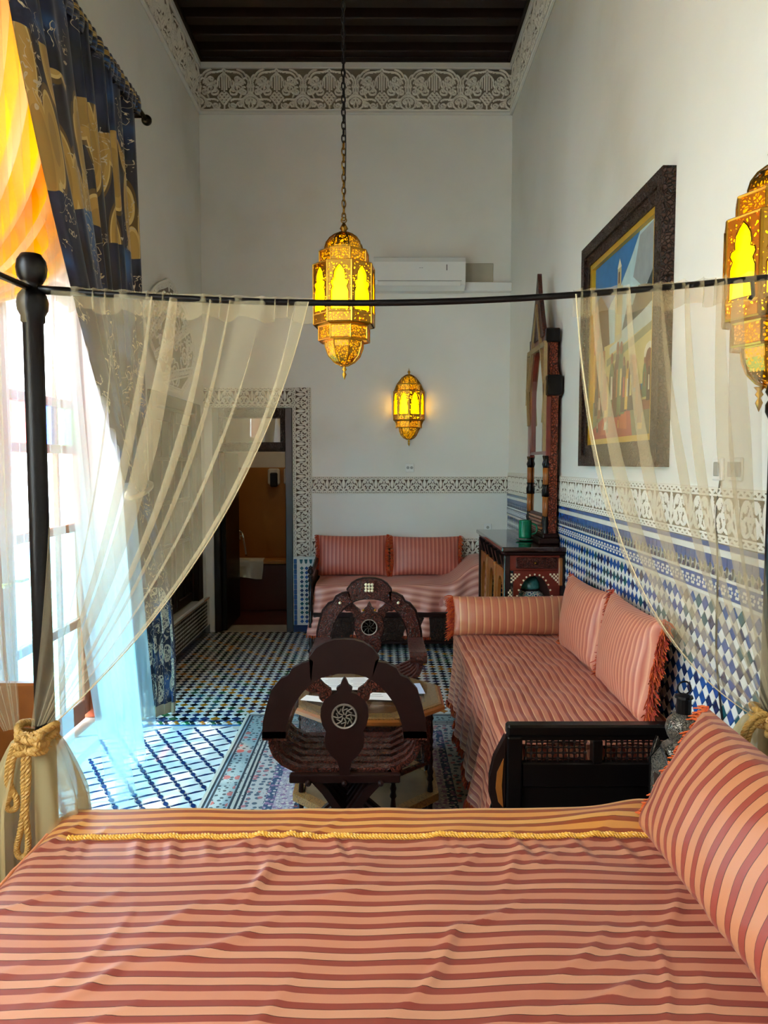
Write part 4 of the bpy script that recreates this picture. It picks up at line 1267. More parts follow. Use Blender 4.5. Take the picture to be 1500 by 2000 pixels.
Yc = Yc - .035 * np.clip(fl / .4, 0, 1) - .018 * np.sin(U * 26 + 2 * np.sin(U * 7)) * np.clip(fl / .15, 0, 1) - .012 * np.sin(U * 51 + s * 6) * np.clip(fl / .2, 0, 1)
Zc = Zc + .010 * np.sin(U * 19 + s * 14) * (s < L0) * .5 - .012 * rd * (s < L0)
rise = 1 / (1 + np.exp(-(X - .70) / .055))
Zc = Zc + .19 * rise * (1 - .35 * np.clip(fl / .4, 0, 1)) + .02 * np.sin(U * 3 + 1)* np.clip(fl / .4, 0, 1)
Xf = X - .07 * np.clip(fl / .4, 0, 1) * (U < .12) * (1 - U / .12)
npmesh('cover', np.stack([Xf, Yc, Zc], -1).reshape(-1, 3), gridfaces(nu, nv), 'cover_far', None, np.stack([X, s + .05 * np.sin(U * 5)], -1).reshape(-1, 2), True, t)
mb = MB(); fringe(mb, [(Xf[i, -1], Yc[i, -1], Zc[i, -1]) for i in range(0, nu)], (0, -.1, -1), .022, 3, .25)
mk('hem_fringe', mb, ['fringe', 'fringe_red'], t, kind='stuff', fixn=False)

# ------------------------------------------------------------------ daybed along the right wall
DX = .455
t = thing('daybed', 'dark wood daybed with salmon striped cover along the tiled wall', 'daybed', (.8, 3.6, 0))
mk('base', MB().box(DX + .02, 1.17, 2.67, 4.55, .10, .30, bev=.008), 'wood_dark', t)
for x, y in ((DX + .05, 4.5), (1.13, 4.5), (1.13, 2.75)): mk('foot', MB().lathe([(.02, 0), (.035, .03), (.02, .1)], 10, (x, y, 0)), 'wood_dark', t)
mk('mattress', MB().box(DX + .015, 1.165, 2.68, 4.55, .30, .525, bev=.04), 'cover', t)
nu, nv = 70, 120
u = np.linspace(0, 1, nu); v = np.linspace(0, 1, nv); U, V_ = np.meshgrid(u, v, indexing='ij')
Y = 2.675 + (4.575 - 2.675) * V_
drop = .40
s = U * (drop + .70)
fl = np.clip(drop - s, 0, None)
near = 1 - V_
flare = (.02 + .055 * near) * (fl / drop) ** 1.2
X = np.where(s < drop, DX - flare, DX + (s - drop))
X = X + np.where(s < drop, (-.016 * np.sin(Y * 15 + 1.5 * np.sin(Y * 4)) - .010 * np.sin(Y * 33)) * (fl / drop), 0)
X = np.where((s >= drop) & (s < drop + .03), DX + (s - drop), X)
Z = np.where(s < drop, .545 - fl, .545) - .02 * np.exp(-((s - drop) / .03) ** 2)
Z = Z + (.0035 * np.sin(Y * 11 + X * 6) + .003 * np.sin(X * 23 - Y * 17) + .002 * np.sin(Y * 37 + X * 31)) * (s > drop)
npmesh('cover', np.stack([X, Y, Z], -1).reshape(-1, 3), gridfaces(nu, nv), 'cover', None, np.stack([s + .01 * np.sin(Y * 3), Y], -1).reshape(-1, 2), True, t)
mb = MB(); fringe(mb, [(X[0, j], Y[0, j], Z[0, j]) for j in range(nv)], (-.25, 0, -1), .03, 4, .3)
mk('hem_fringe', mb, ['fringe', 'fringe_red'], t, kind='stuff', fixn=False)
py0, py1 = 2.60, 2.655
ep = mk('end_panel', MB().box(DX, 1.16, py0, py1, .60, .642, bev=.008).box(DX, DX + .055, py0, py1, .02, .60, bev=.006).box(1.08, 1.14, py0, py1, .02, .60, bev=.006).box(DX + .055, 1.08, py0 + .01, py1 - .01, .41, .50, bev=.005).box(DX + .055, 1.08, py0 + .01, py1 - .01, .585, .60).box(.765, .80, py0 + .005, py1 - .005, .50, .585, bev=.003).box(DX + .055, 1.08, py0 + .02, py1 - .02, .18, .41, bev=.004), 'wood_black', t)
for x0, x1 in ((DX + .06, .76), (.805, 1.075)):
    mb = MB(); nx = int((x1 - x0) / .0195)
    for i in range(nx):
        for j in range(4):
            cx = x0 + .012 + i * .0195; cz = .5115 + j * .0205
            if (i + j) % 2 == 0: mb.ball((cx, (py0 + py1) / 2, cz), .0078, 6, 4, 0)
            if i < nx - 1: mb.box(cx, cx + .0195, (py0 + py1) / 2 - .0025, (py0 + py1) / 2 + .0025, cz - .0025, cz + .0025, 0)
    for i in range(nx):
        cx = x0 + .012 + i * .0195; mb.box(cx - .0025, cx + .0025, (py0 + py1) / 2 - .0025, (py0 + py1) / 2 + .0025, .50, .585, 0)
    mk('lattice', mb, 'wood_dark', ep, kind='stuff', fixn=False)
pl = [(DX - .005, .60), (DX - .02, .57), (DX - .045, .52), (DX - .06, .45), (DX - .06, .38), (DX - .045, .32), (DX - .02, .28), (DX - .005, .27)]
mk('scroll_bracket', MB().prism(pl, py0 + .008, py1 - .008, 'y'), 'wood_dark', t)
ipl = [(DX - .012, .52), (DX - .035, .47), (DX - .04, .41), (DX - .03, .36), (DX - .012, .34), (DX - .018, .42)]
mk('inlay', MB().prism(ipl, py0 + .003, py0 + .009, 'y'), 'wood_honey', t)

# ------------------------------------------------------------------ console with mirror
CX0, CX1, CY0, CY1, CZ = .79, 1.18, 4.70, 5.93, 1.05
t = thing('console_table', 'dark wood console with inlaid arches below the tall mirror', 'console', (.98, 5.3, 0))
mk('top', MB().box(CX0 - .02, CX1, CY0 - .03, CY1 + .02, CZ - .03, CZ, bev=.006), pm('polished_top', '2a1610', .12, var=.25, coat=.6), t)
mk('top_moulding', MB().box(CX0, CX1, CY0 - .015, CY1, CZ - .055, CZ - .03, bev=.008), 'wood', t)
mb = MB()
ring_panel(mb, (CX0 + .06, CX1 - .03, .12, .895), arch_hole(.235, .16, .62, .862, cx=.985), CY0, CY0 + .025)
endp = mk('end_panel', mb, 'wood_red', t)
hole = arch_hole(.25, .16, .62, .872, cx=.985)
for i, (a, b) in enumerate(hole):
    if b > .3 and i % 1 == 0: mk('inlay_stud', MB().lathe([(.0065, 0), (.0065, .003)], 6).xf(Matrix.Translation((a, CY0, b)) @ Matrix.Rotation(PI / 2, 4, 'X')), 'bone', endp)
for sx in (-1, 1):
    mb = MB()
    for i in range(5):
        for j in range(5):
            if (i + j) % 2 == 0 and i + j < 5:
                x = .985 + sx * (.148 - i * .012); z = .872 - j * .012
                mb.box(x - .006, x + .006, CY0 - .002, CY0 + .002, z - .006, z + .006)
    mk('check_inlay', mb, 'bone', endp, kind='stuff')
mb = MB()
for j in range(34):
    for i in range(3):
        if (i + j) % 2 == 0: mb.box(CX0 + .025 + i * .009, CX0 + .034 + i * .009, CY0 - .004, CY0 + .002, .35 + j * .0125, .3625 + j * .0125)
mk('check_inlay', mb, 'bone', endp, kind='stuff')
mk('drawer_box', MB().box(CX0 + .03, CX1 - .01, CY0 + .002, CY1 - .01, .895, CZ - .055, bev=.004), 'wood_red', t)
o = mk('end_drawer', MB().box(CX0 + .075, CX1 - .055, CY0 - .012, CY0 + .005, .912, .982, bev=.004), 'carved', t)
mk('knob', MB().ball((.985, CY0 - .02, .947), .009, 8, 6), 'brass_dark', o)
for x, y in ((CX0 + .02, CY0 + .012), (CX1 - .02, CY0 + .012), (CX0 + .02, CY1 - .03), (CX1 - .02, CY1 - .03)):
    mk('leg', MB().box(x - .02, x + .02, y - .012, y + .03, 0, CZ - .055, bev=.005), 'wood_dark', t)
mk('side_bracket', MB().box(CX1 - .045, CX1 - .02, CY0 - .02, CY0, .80, .98, bev=.005), 'wood_honey', t)
for k in range(3):
    y0 = CY0 + .05 + k * .385; y1 = y0 + .36
    mb = MB(); ring_panel(mb, (y0, y1, .12, .893), arch_hole(.25, .16, .58, .83, cx=(y0 + y1) / 2), CX0 + .012, CX0 + .035, axis='x')
    p = mk('arch_panel', mb, 'wood_honey', t)
    mk('column', MB().lathe([(.018, .1), (.012, .14), (.014, .5), (.012, .86), (.02, .9)], 10, (CX0 + .01, y0 - .012, 0)), 'wood_honey', t, smooth=True)
    for yq in (y0 + .04, y1 - .10): mk('bracket', MB().prism([(CX0 - .01, .985), (CX0 + .03, .985), (CX0 + .03, .87), (CX0 + .012, .90), (CX0 - .002, .95)], yq, yq + .06, 'y'), 'wood_black', t)
mk('back_panel', MB().box(CX1 - .03, CX1 - .012, CY0 + .03, CY1 - .02, .12, .83), 'wood_black', t)
mk('lower_shelf', MB().box(CX0 + .035, CX1 - .03, CY0 + .025, CY1 - .02, .30, .33), 'wood_dark', t)

MYc, MX = 5.16, 1.085
t = thing('mirror', 'tall narrow mirror in a carved pointed wooden frame standing on the console', 'mirror', (1.12, MYc, CZ))
def yz(poly): return [(MYc + a, b) for a, b in poly]
half = [(.29, 1.08), (.29, 2.0), (.32, 2.03), (.32, 2.14), (.26, 2.22), (.26, 2.38), (.20, 2.44), (.14, 2.56), (.09, 2.66), (.045, 2.74), (.004, 2.86)]
hb_ = half[:7]
back = hb_ + [(-a, b) for a, b in hb_[::-1]]
mk('back_board', MB().prism(yz(back), MX + .02, MX + .075, 'x'), 'carved_red', t)
ah = arch_hole(.36, 1.24, 2.0, 2.36)
mk('mirror_glass', MB().prism(yz(ah), MX + .012, MX + .019, 'x'), pm('silvered_glass', 'dfe4e2', .02, metal=1.0, var=0), t)
mb = MB(); ah2 = arch_hole(.35, 1.24, 2.0, 2.35)
ring_panel(mb, (MYc - .25, MYc + .25, 1.64, 2.44), [(MYc + a, max(b, 1.66)) for a, b in ah2], MX - .004, MX + .02, axis='x')
mk('arched_frame', mb, 'wood_red', t)
gable = [(.215, 2.42), (.14, 2.56), (.09, 2.66), (.045, 2.74), (.006, 2.87), (-.006, 2.87), (-.045, 2.74), (-.09, 2.66), (-.14, 2.56), (-.215, 2.42)]
mk('gable', MB().prism(yz(gable), MX - .012, MX + .016, 'x'), 'carved', t)
pale = pm('pale_inlaid_strip', '9c8258', .5, var=.25, vscale=60)
def bar(p, q, w, x0, x1):
    p = Vector((MYc + p[0], p[1])); q = Vector((MYc + q[0], q[1])); d = (q - p).normalized(); n = Vector((-d.y, d.x)) * w / 2
    return MB().prism([tuple(p + n), tuple(q + n), tuple(q - n), tuple(p - n)], x0, x1, 'x')
for p, q in (((-.27, 2.36), (.27, 2.36)), ((0, 2.66), (-.26, 2.10)), ((0, 2.66), (.26, 2.10)), ((-.285, 2.36), (-.285, 1.66)), ((.27, 2.36), (.30, 2.0)), ((.30, 2.12), (.235, 1.85)), ((-.30, 2.12), (-.235, 1.85))):
    mk('strapwork', bar(p, q, .035 if p[1] == q[1] else .022, MX - .022, MX - .002), pale, t)
for s_ in (-1, 1):
    mk('stile', MB().box(MX - .005, MX + .03, MYc + s_ * .255 - .045, MYc + s_ * .255 + .045, 1.62, 2.02, bev=.005), 'wood_red', t)
    mk('cap_block', MB().box(MX - .01, MX + .09, MYc + s_ * .315 - .03, MYc + s_ * .315 + .03, 2.02, 2.15, bev=.006), 'wood_black', t)
    mk('cap_block', MB().box(MX - .005, MX + .085, MYc + s_ * .255 - .02, MYc + s_ * .255 + .02, 2.37, 2.46, bev=.006), 'wood_black', t)
    for dy in (.235, .285):
        mb = MB(); c = (MX + .005, MYc + s_ * dy, 0)
        mb.lathe([(.020, 1.09), (.020, 1.13), (.011, 1.15), (.019, 1.19), (.012, 1.22), (.015, 1.23)], 10, c, 1)
        mb.lathe([(.013, 1.23), (.014, 1.36)], 10, c, 0); mb.lathe([(.018, 1.36), (.019, 1.40), (.012, 1.42), (.018, 1.44)], 10, c, 1)
        mb.lathe([(.013, 1.44), (.014, 1.55)], 10, c, 0); mb.lathe([(.012, 1.55), (.019, 1.575), (.011, 1.60), (.018, 1.63)], 10, c, 1)
        mk('column', mb, ['wood_honey', 'wood_black'], t, smooth=True)
mk('apron', MB().box(MX, MX + .02, MYc - .22, MYc + .22, 1.10, 1.24), 'carved', t)
for k in range(5): mk('slat', MB().box(MX - .008, MX + .002, MYc - .21, MYc + .21, 1.115 + k * .024, 1.127 + k * .024), 'wood_honey', t)
mk('foot', MB().box(MX - .05, MX + .085, MYc - .34, MYc + .34, CZ, CZ + .04, bev=.008).box(MX - .02, MX + .08, MYc - .32, MYc + .32, CZ + .04, CZ + .07, bev=.006), 'wood', t)

t = thing('mug', 'dark green glazed mug standing on the console', 'mug', (.99, 5.06, CZ + .012))
mk('body', MB().lathe([(.042, .008), (.044, .02), (.044, .125), (.046, .13), (.040, .13), (.038, .03), (.001, .025)], 20, (.99, 5.06, CZ + .012)), 'ceramic', t, smooth=True)
mk('handle', MB().tube(smoothpath([(1.03, 5.055, CZ + .12), (1.065, 5.05, CZ + .105), (1.065, 5.05, CZ + .06), (1.03, 5.055, CZ + .045)], 12), .006, 6), 'ceramic', t, smooth=True)
mk('saucer', MB().lathe([(.03, 0), (.055, .006), (.066, .014), (.063, .014), (.001, .006)], 22, (.99, 5.06, CZ)), 'ceramic', label='pale rimmed green saucer under the mug', cat='saucer', smooth=True)

def urn_mat():
    m, nt, b = newmat('painted_ceramic')
    tc = N(nt, 'ShaderNodeTexCoord'); vo = N(nt, 'ShaderNodeTexVoronoi'); vo.inputs['Scale'].default_value = 38
    nt.links.new(tc.outputs['Object'], vo.inputs['Vector'])
    r = ramp(nt, [(0, '2c4f86'), (.28, 'd8dcd2'), (.55, '4d94a0'), (.75, 'e2e0cf')])
    nt.links.new(vo.outputs['Distance'], r.inputs['Fac']); nt.links.new(r.outputs['Color'], b.inputs['Base Color']); b.inputs['Roughness'].default_value = .15
    return m
UX, UY = .985, 4.86
t = thing('ceramic_urn', 'blue and white painted ceramic urn with domed lid inside the console arch', 'urn', (UX, UY, .33))
mk('body', MB().lathe([(.06, 0), (.075, .02), (.105, .14), (.125, .27), (.12, .345), (.085, .40), (.062, .415), (.062, .43)], 24, (UX, UY, .33)), urn_mat(), t, smooth=True)
o = mk('lid', MB().lathe([(.066, .43), (.066, .44), (.062, .47), (.045, .50), (.02, .515), (.001, .518)], 20, (UX, UY, .33)), pm('turquoise_glaze', '4f9a98', .15, var=.5, vscale=60), t, smooth=True)
mk('knob', MB().ball((UX, UY, .33 + .53), .012, 10, 8), 'ceramic', o)
mk('neck_band', MB().lathe([(.0635, .415), (.0645, .43)], 20, (UX, UY, .33)), 'black', t)

# ------------------------------------------------------------------ painting
PY0, PY1, PZ0, PZ1 = 3.06, 4.27, 1.565, 2.775
t = thing('framed_painting', 'market scene painting with minaret in a wide carved dark frame', 'painting', (XR, (PY0 + PY1) / 2, PZ0))
fw = .14
def fr(y0, y1, z0, z1, inn, xa, xb):
    """four mitred rails"""
    L = []
    o = [(y0, z0), (y1, z0), (y1, z1), (y0, z1)]; i = [(y0 + inn, z0 + inn), (y1 - inn, z0 + inn), (y1 - inn, z1 - inn), (y0 + inn, z1 - inn)]
    for k in range(4): L.append(MB().prism([o[k], o[(k + 1) % 4], i[(k + 1) % 4], i[k]], xa, xb, 'x'))
    return L
for m_ in fr(PY0, PY1, PZ0, PZ1, .06, XR - .055, XR): mk('frame_rail', m_, 'carved_dark', t)
for m_ in fr(PY0 + .06, PY1 - .06, PZ0 + .06, PZ1 - .06, .055, XR - .042, XR): mk('frame_rail', m_, 'carved_dark', t)
for m_ in fr(PY0 + .115, PY1 - .115, PZ0 + .115, PZ1 - .115, .028, XR - .034, XR): mk('gilt_slip', m_, pm('gilt', 'd9ac2e', .35, metal=.5, var=.15), t)
cy0, cy1, cz0, cz1 = PY0 + .143, PY1 - .143, PZ0 + .143, PZ1 - .143
pal = {'sky': '2f6ea8', 'snow': 'a9c4c8', 'cliff': '8b9294', 'tree': '2c3d44', 'mist': 'b7c4bc', 'sand': 'b8ab82', 'brown': '4e3426', 'orange': 'b8652c', 'cream': 'c9b676', 'olive': '8f8f68', 'arch': 'a4672c', 'red': 'a83624', 'red2': 'c2522c', 'yel': 'dca63a', 'skin': '8a5236', 'white': 'd9cfb8', 'dark': '3a2a26', 'floor': '7b7456', 'green': '5b6a4a', 'maroon': '6d2c24'}
pn = list(pal)
pms = [pm('paint_' + k, v, .5, var=.22, vscale=18) for k, v in pal.items()]
mb = MB()
lay = [0]
def paint(poly, c):
    """u runs from the far edge to the near edge, as seen from the room"""
    x = XR - .012 - .00012 * lay[0]; lay[0] += 1
    mb.add([(x, cy1 - (cy1 - cy0) * a, cz0 + (cz1 - cz0) * b) for a, b in poly], [tuple(range(len(poly)))], pn.index(c))
def q(u0, u1, v0, v1, c): paint([(u0, v0), (u1, v0), (u1, v1), (u0, v1)], c)
q(0, 1, 0, 1, 'sky'); paint([(.12, .62), (.3, .74), (.46, .8), (.62, .9), (.75, 1), (1, 1), (1, .5), (.1, .5)], 'snow'); paint([(.66, .8), (.75, .98), (1, 1), (1, .74), (.8, .72)], 'cliff')
paint([(.5, .56), (.58, .68), (.66, .66), (.74, .74), (.86, .72), (1, .82), (1, .6), (.8, .6)], 'tree'); paint([(.5, .56), (.8, .6), (1, .64), (1, .5), (.4, .48)], 'mist')
q(.38, .50, .5, .80, 'sand'); q(.40, .48, .55, .70, 'cream'); q(.415, .475, .80, .90, 'sand'); paint([(.41, .9), (.48, .9), (.445, .95)], 'white'); q(.43, .45, .82, .88, 'brown')
paint([(0, .5), (0, .80), (.12, .82), (.26, .72), (.3, .5)], 'brown'); q(0, .06, .4, .78, 'orange'); paint([(.06, .55), (.1, .6), (.08, .7), (.05, .66)], 'red')
q(.2, 1, .25, .52, 'cream'); paint([(.25, .44), (1, .54), (1, .5), (.25, .40)], 'olive'); paint([(.3, .5), (1, .58), (1, .54), (.3, .46)], 'mist'); q(0, .22, .2, .5, 'arch'); q(.06, .10, .2, .58, 'dark'); q(.14, .17, .2, .52, 'dark'); q(.0, .03, .2, .5, 'yel')
def archp(u, w, v0, v1, c): paint([(u - w, v0), (u + w, v0), (u + w, v1 - .04), (u + w * .6, v1 - .01), (u, v1), (u - w * .6, v1 - .01), (u - w, v1 - .04)], c)
archp(.70, .05, .24, .41, 'orange'); archp(.92, .07, .22, .44, 'white'); archp(.92, .05, .22, .41, 'maroon')
q(0, 1, 0, .22, 'floor')
paint([(0, 0), (.7, 0), (.66, .14), (.5, .18), (.2, .12), (0, .06)], 'red'); paint([(.15, .02), (.4, .03), (.36, .12), (.2, .10)], 'red2'); paint([(.45, .05), (.62, .04), (.6, .15), (.47, .14)], 'red2'); paint([(.22, .05), (.3, .05), (.28, .1), (.23, .09)], 'white'); paint([(.78, .03), (.84, .03), (.85, .11), (.77, .11)], 'yel'); q(.78, 1, .12, .2, 'skin'); q(.8, 1, .17, .19, 'cream')
def fig(u, v, h, c, c2):
    w = h * .16
    paint([(u - w, v), (u + w, v), (u + w * .8, v + h * .6), (u + w * .35, v + h * .8), (u - w * .35, v + h * .8), (u - w * .8, v + h * .6)], c)
    paint([(u - w * .3, v + h * .25), (u + w * .3, v + h * .25), (u + w * .2, v + h * .6), (u - w * .2, v + h * .6)], c2)
    paint([(u + w * .35 * math.cos(a), v + h * .87 + w * .55 * math.sin(a)) for a in np.linspace(0, 2 * PI, 8, endpoint=False)], 'skin')
for a in ((.06, .14, .2, 'dark', 'skin'), (.13, .12, .2, 'skin', 'white'), (.19, .13, .22, 'brown', 'orange'), (.27, .12, .24, 'yel', 'red2'), (.24, .16, .22, 'red', 'maroon'), (.36, .12, .36, 'green', 'white'), (.42, .12, .3, 'maroon', 'skin'), (.46, .11, .42, 'brown', 'arch'), (.52, .12, .4, 'green', 'cream'), (.57, .13, .3, 'dark', 'red'), (.63, .14, .26, 'yel', 'white'), (.68, .13, .3, 'dark', 'cream'), (.78, .10, .22, 'skin', 'orange'), (.82, .06, .2, 'maroon', 'skin'), (.88, .18, .2, 'green', 'skin'), (.94, .16, .2, 'brown', 'white'), (.31, .03, .1, 'dark', 'white'), (.5, .02, .12, 'red', 'yel'), (.12, .04, .1, 'brown', 'white')): fig(*a)
cv = mk('canvas', mb, pms, t, fixn=False)
mk('backing', MB().box(XR - .011, XR - .004, cy0 - .01, cy1 + .01, cz0 - .01, cz1 + .01), 'wood_dark', t)
# ------------------------------------------------------------------ rug
RX0, RX1, RY0, RY1 = -.84, .66, 2.4, 4.58
def rug_mat(hx, hy):
    m, nt, b = newmat('oriental_rug')
    tc = N(nt, 'ShaderNodeTexCoord'); sp = N(nt, 'ShaderNodeSeparateXYZ'); nt.links.new(tc.outputs['Object'], sp.inputs[0])
    ds = []
    for k, hh in ((0, hx), (1, hy)):
        a = N(nt, 'ShaderNodeMath', operation='ABSOLUTE'); nt.links.new(sp.outputs[k], a.inputs[0])
        c = N(nt, 'ShaderNodeMath', operation='SUBTRACT'); c.inputs[0].default_value = hh; nt.links.new(a.outputs[0], c.inputs[1]); ds.append(c)
    mn = N(nt, 'ShaderNodeMath', operation='MINIMUM'); nt.links.new(ds[0].outputs[0], mn.inputs[0]); nt.links.new(ds[1].outputs[0], mn.inputs[1])
    base = ramp(nt, [(0, 'c9bfae'), (.018, '2a3038'), (.03, '8d9aa0'), (.036, '2a3038'), (.048, '8d9c9c'), (.140, '2a3038'), (.152, 'b5b0a4'), (.166, '2a3038'), (.176, 'b9b2a6'), (.188, '232a34'), (.20, 'b6aea6'), (.30, '3a4c66'), (.34, 'a69aa0'), (.44, '2f4158'), (.47, 'a49a92'), (.56, '2b3442')])
    nt.links.new(mn.outputs[0], base.inputs['Fac'])
    prev = base.outputs['Color']
    def overlay(scale, thr, col, lo, hi, seed):
        nonlocal prev
        mp = N(nt, 'ShaderNodeMapping'); mp.inputs['Location'].default_value = (seed, seed * 2, 0); nt.links.new(tc.outputs['Object'], mp.inputs[0])
        vo = N(nt, 'ShaderNodeTexVoronoi'); vo.inputs['Scale'].default_value = scale; vo.inputs['Randomness'].default_value = .55; nt.links.new(mp.outputs[0], vo.inputs['Vector'])
        lt = N(nt, 'ShaderNodeMath', operation='LESS_THAN'); lt.inputs[1].default_value = thr; nt.links.new(vo.outputs['Distance'], lt.inputs[0])
        g1 = N(nt, 'ShaderNodeMath', operation='GREATER_THAN'); g1.inputs[1].default_value = lo; nt.links.new(mn.outputs[0], g1.inputs[0])
        g2 = N(nt, 'ShaderNodeMath', operation='LESS_THAN'); g2.inputs[1].default_value = hi; nt.links.new(mn.outputs[0], g2.inputs[0])
        m1 = N(nt, 'ShaderNodeMath', operation='MULTIPLY'); nt.links.new(lt.outputs[0], m1.inputs[0]); nt.links.new(g1.outputs[0], m1.inputs[1])
        m2 = N(nt, 'ShaderNodeMath', operation='MULTIPLY'); nt.links.new(m1.outputs[0], m2.inputs[0]); nt.links.new(g2.outputs[0], m2.inputs[1])
        mx = N(nt, 'ShaderNodeMix', data_type='RGBA'); mx.inputs['B'].default_value = lin(col)
        nt.links.new(m2.outputs[0], mx.inputs['Factor']); nt.links.new(prev, mx.inputs['A']); prev = mx.outputs['Result']
    overlay(30, .28, '39464c', .05, .138, 1.0); overlay(11, .25, 'a8605c', .055, .135, 3.0); overlay(55, .3, '2b3038', .14, .20, 2.0)
    overlay(26, .34, '4f5a66', .20, .30, 5.0); overlay(20, .26, 'b06a6c', .20, .30, 7.0); overlay(24, .34, '8a6a86', .30, .44, 9.0); overlay(40, .3, 'c8bdb2', .30, .60, 4.0); overlay(22, .28, '8c4c4c', .44, 1.2, 6.0); overlay(45, .3, 'a9b0b6', .56, 1.2, 8.0); overlay(75, .26, '3c4450', .05, .138, 12.0); overlay(70, .3, '556070', .20, .30, 13.0); overlay(80, .26, '20262e', .30, 1.2, 14.0)
    nt.links.new(prev, b.inputs['Base Color'])
    b.inputs['Roughness'].default_value = .95
    n2 = N(nt, 'ShaderNodeTexNoise'); n2.inputs['Scale'].default_value = 400; nt.links.new(tc.outputs['Object'], n2.inputs['Vector'])
    bp = N(nt, 'ShaderNodeBump'); bp.inputs['Strength'].default_value = .5; bp.inputs['Distance'].default_value = .003; nt.links.new(n2.outputs['Fac'], bp.inputs['Height']); nt.links.new(bp.outputs['Normal'], b.inputs['Normal'])
    return m
hx, hy = (RX1 - RX0) / 2, (RY1 - RY0) / 2
t = thing('rug', 'patterned grey blue and rose oriental rug under the octagonal table', 'rug', ((RX0 + RX1) / 2, (RY0 + RY1) / 2, 0))
mk('pile', MB().box(RX0, RX1, RY0, RY1, .0005, .011, bev=.004), rug_mat(hx, hy), t)
RZ = .011

# ------------------------------------------------------------------ octagonal table
TX, TY, TZ, TR = -.066, 3.36, .52, .335
t = thing('octagonal_table', 'low octagonal inlaid wooden table between the two carved chairs', 'table', (TX, TY, RZ))
def octo(r, rot=PI / 8): return [(TX + r * math.cos(rot + k * PI / 4), TY + r * math.sin(rot + k * PI / 4)) for k in range(8)]
ro = TR / math.cos(PI / 8)
O1, O2 = octo(ro), octo(ro - .075)
for k in range(8):
    j = (k + 1) % 8
    p = mk('rim_segment', MB().prism([O1[k], O1[j], O2[j], O2[k]], TZ - .035, TZ, 'z'), 'inlay', t)
mk('rim_edge', MB().tube([(a, b, TZ - .018) for a, b in octo(ro + .004)], .014, 6, closed=True), 'wood_honey', t)
mk('top_panel', MB().prism(octo(ro - .07), TZ - .03, TZ - .006, 'z'), pm('polished_brown_top', '7a4520', .12, var=.3, coat=.7), t)
mk('glass_sheet', MB().prism(octo(ro - .012), TZ + .001, TZ + .005, 'z'), tinted('table_glass', 'f6faf8', .10), t)
A1, A2 = octo(ro - .05), octo(ro - .07)
for k in range(8):
    j = (k + 1) % 8
    a, b = Vector(A1[k]), Vector(A1[j]); d = (b - a)
    L = d.length; d.normalize(); nrm = Vector((d.y, -d.x))
    mb = MB(); hole = arch_hole(L * .6, .26, .31, .40)
    ring_panel(mb, (-L / 2, L / 2, .245, TZ - .035), hole, -.008, .008)
    mid = (a + b) / 2
    mb.xf(Matrix(((d.x, nrm.x, 0, mid.x), (d.y, nrm.y, 0, mid.y), (0, 0, 1, 0), (0, 0, 0, 1))))
    mk('arch_apron', mb, 'carved', t)
    mb = turned(MB(), A1[k][0], A1[k][1], RZ, TZ - .035, .014, 10, 0, 3)
    mk('leg', mb, 'wood', t, smooth=True)
S1 = octo(ro - .03)
mk('lower_shelf', MB().prism(octo(ro - .045), .085, .105, 'z'), pm('worn_brown_shelf', '7d6346', .5, var=.3, vscale=12), t)
for k in range(8):
    j = (k + 1) % 8
    mk('shelf_edge', MB().prism([octo(ro - .01)[k], octo(ro - .01)[j], octo(ro - .06)[j], octo(ro - .06)[k]], .078, .112, 'z'), 'inlay', t)

def sheet(name, label, cx, cy, w, d, rot, mat, lines):
    z = TZ + .0055
    c, s_ = math.cos(rot), math.sin(rot)
    def R(a, b): return (cx + a * c - b * s_, cy + a * s_ + b * c)
    t = thing(name, label, name.split('_')[-1], (cx, cy, z))
    mk('page', MB().prism([R(-w / 2, -d / 2), R(w / 2, -d / 2), R(w / 2, d / 2), R(-w / 2, d / 2)], z, z + .0015, 'z'), mat, t)
    if lines:
        mb = MB()
        for k in range(lines):
            y = d / 2 - .03 - k * (d - .05) / lines
            ww = w * (.32 if k % 3 else .22)
            for o in (-w * .25, w * .22):
                mb.prism([R(o - ww / 2, y), R(o + ww / 2, y), R(o + ww / 2, y + .004), R(o - ww / 2, y + .004)], z + .0015, z + .0018, 'z')
        mk('print', mb, 'ink', t)
sheet('paper_leaflet', 'open white printed leaflet on the table behind the chair back', -.16, 3.50, .26, .20, .04, 'paper', 6)
sheet('paper_sheet', 'plain white sheet lying on the table near its middle', .03, 3.30, .2, .10, -.12, 'paper', 2)
sheet('blue_card', 'small pale blue card at the daybed side of the octagonal table', .17, 3.42, .055, .16, .1, 'card', 0)
sheet('folded_paper', 'white folded paper at the window side of the table', -.29, 3.27, .12, .07, -.3, 'paper', 0)

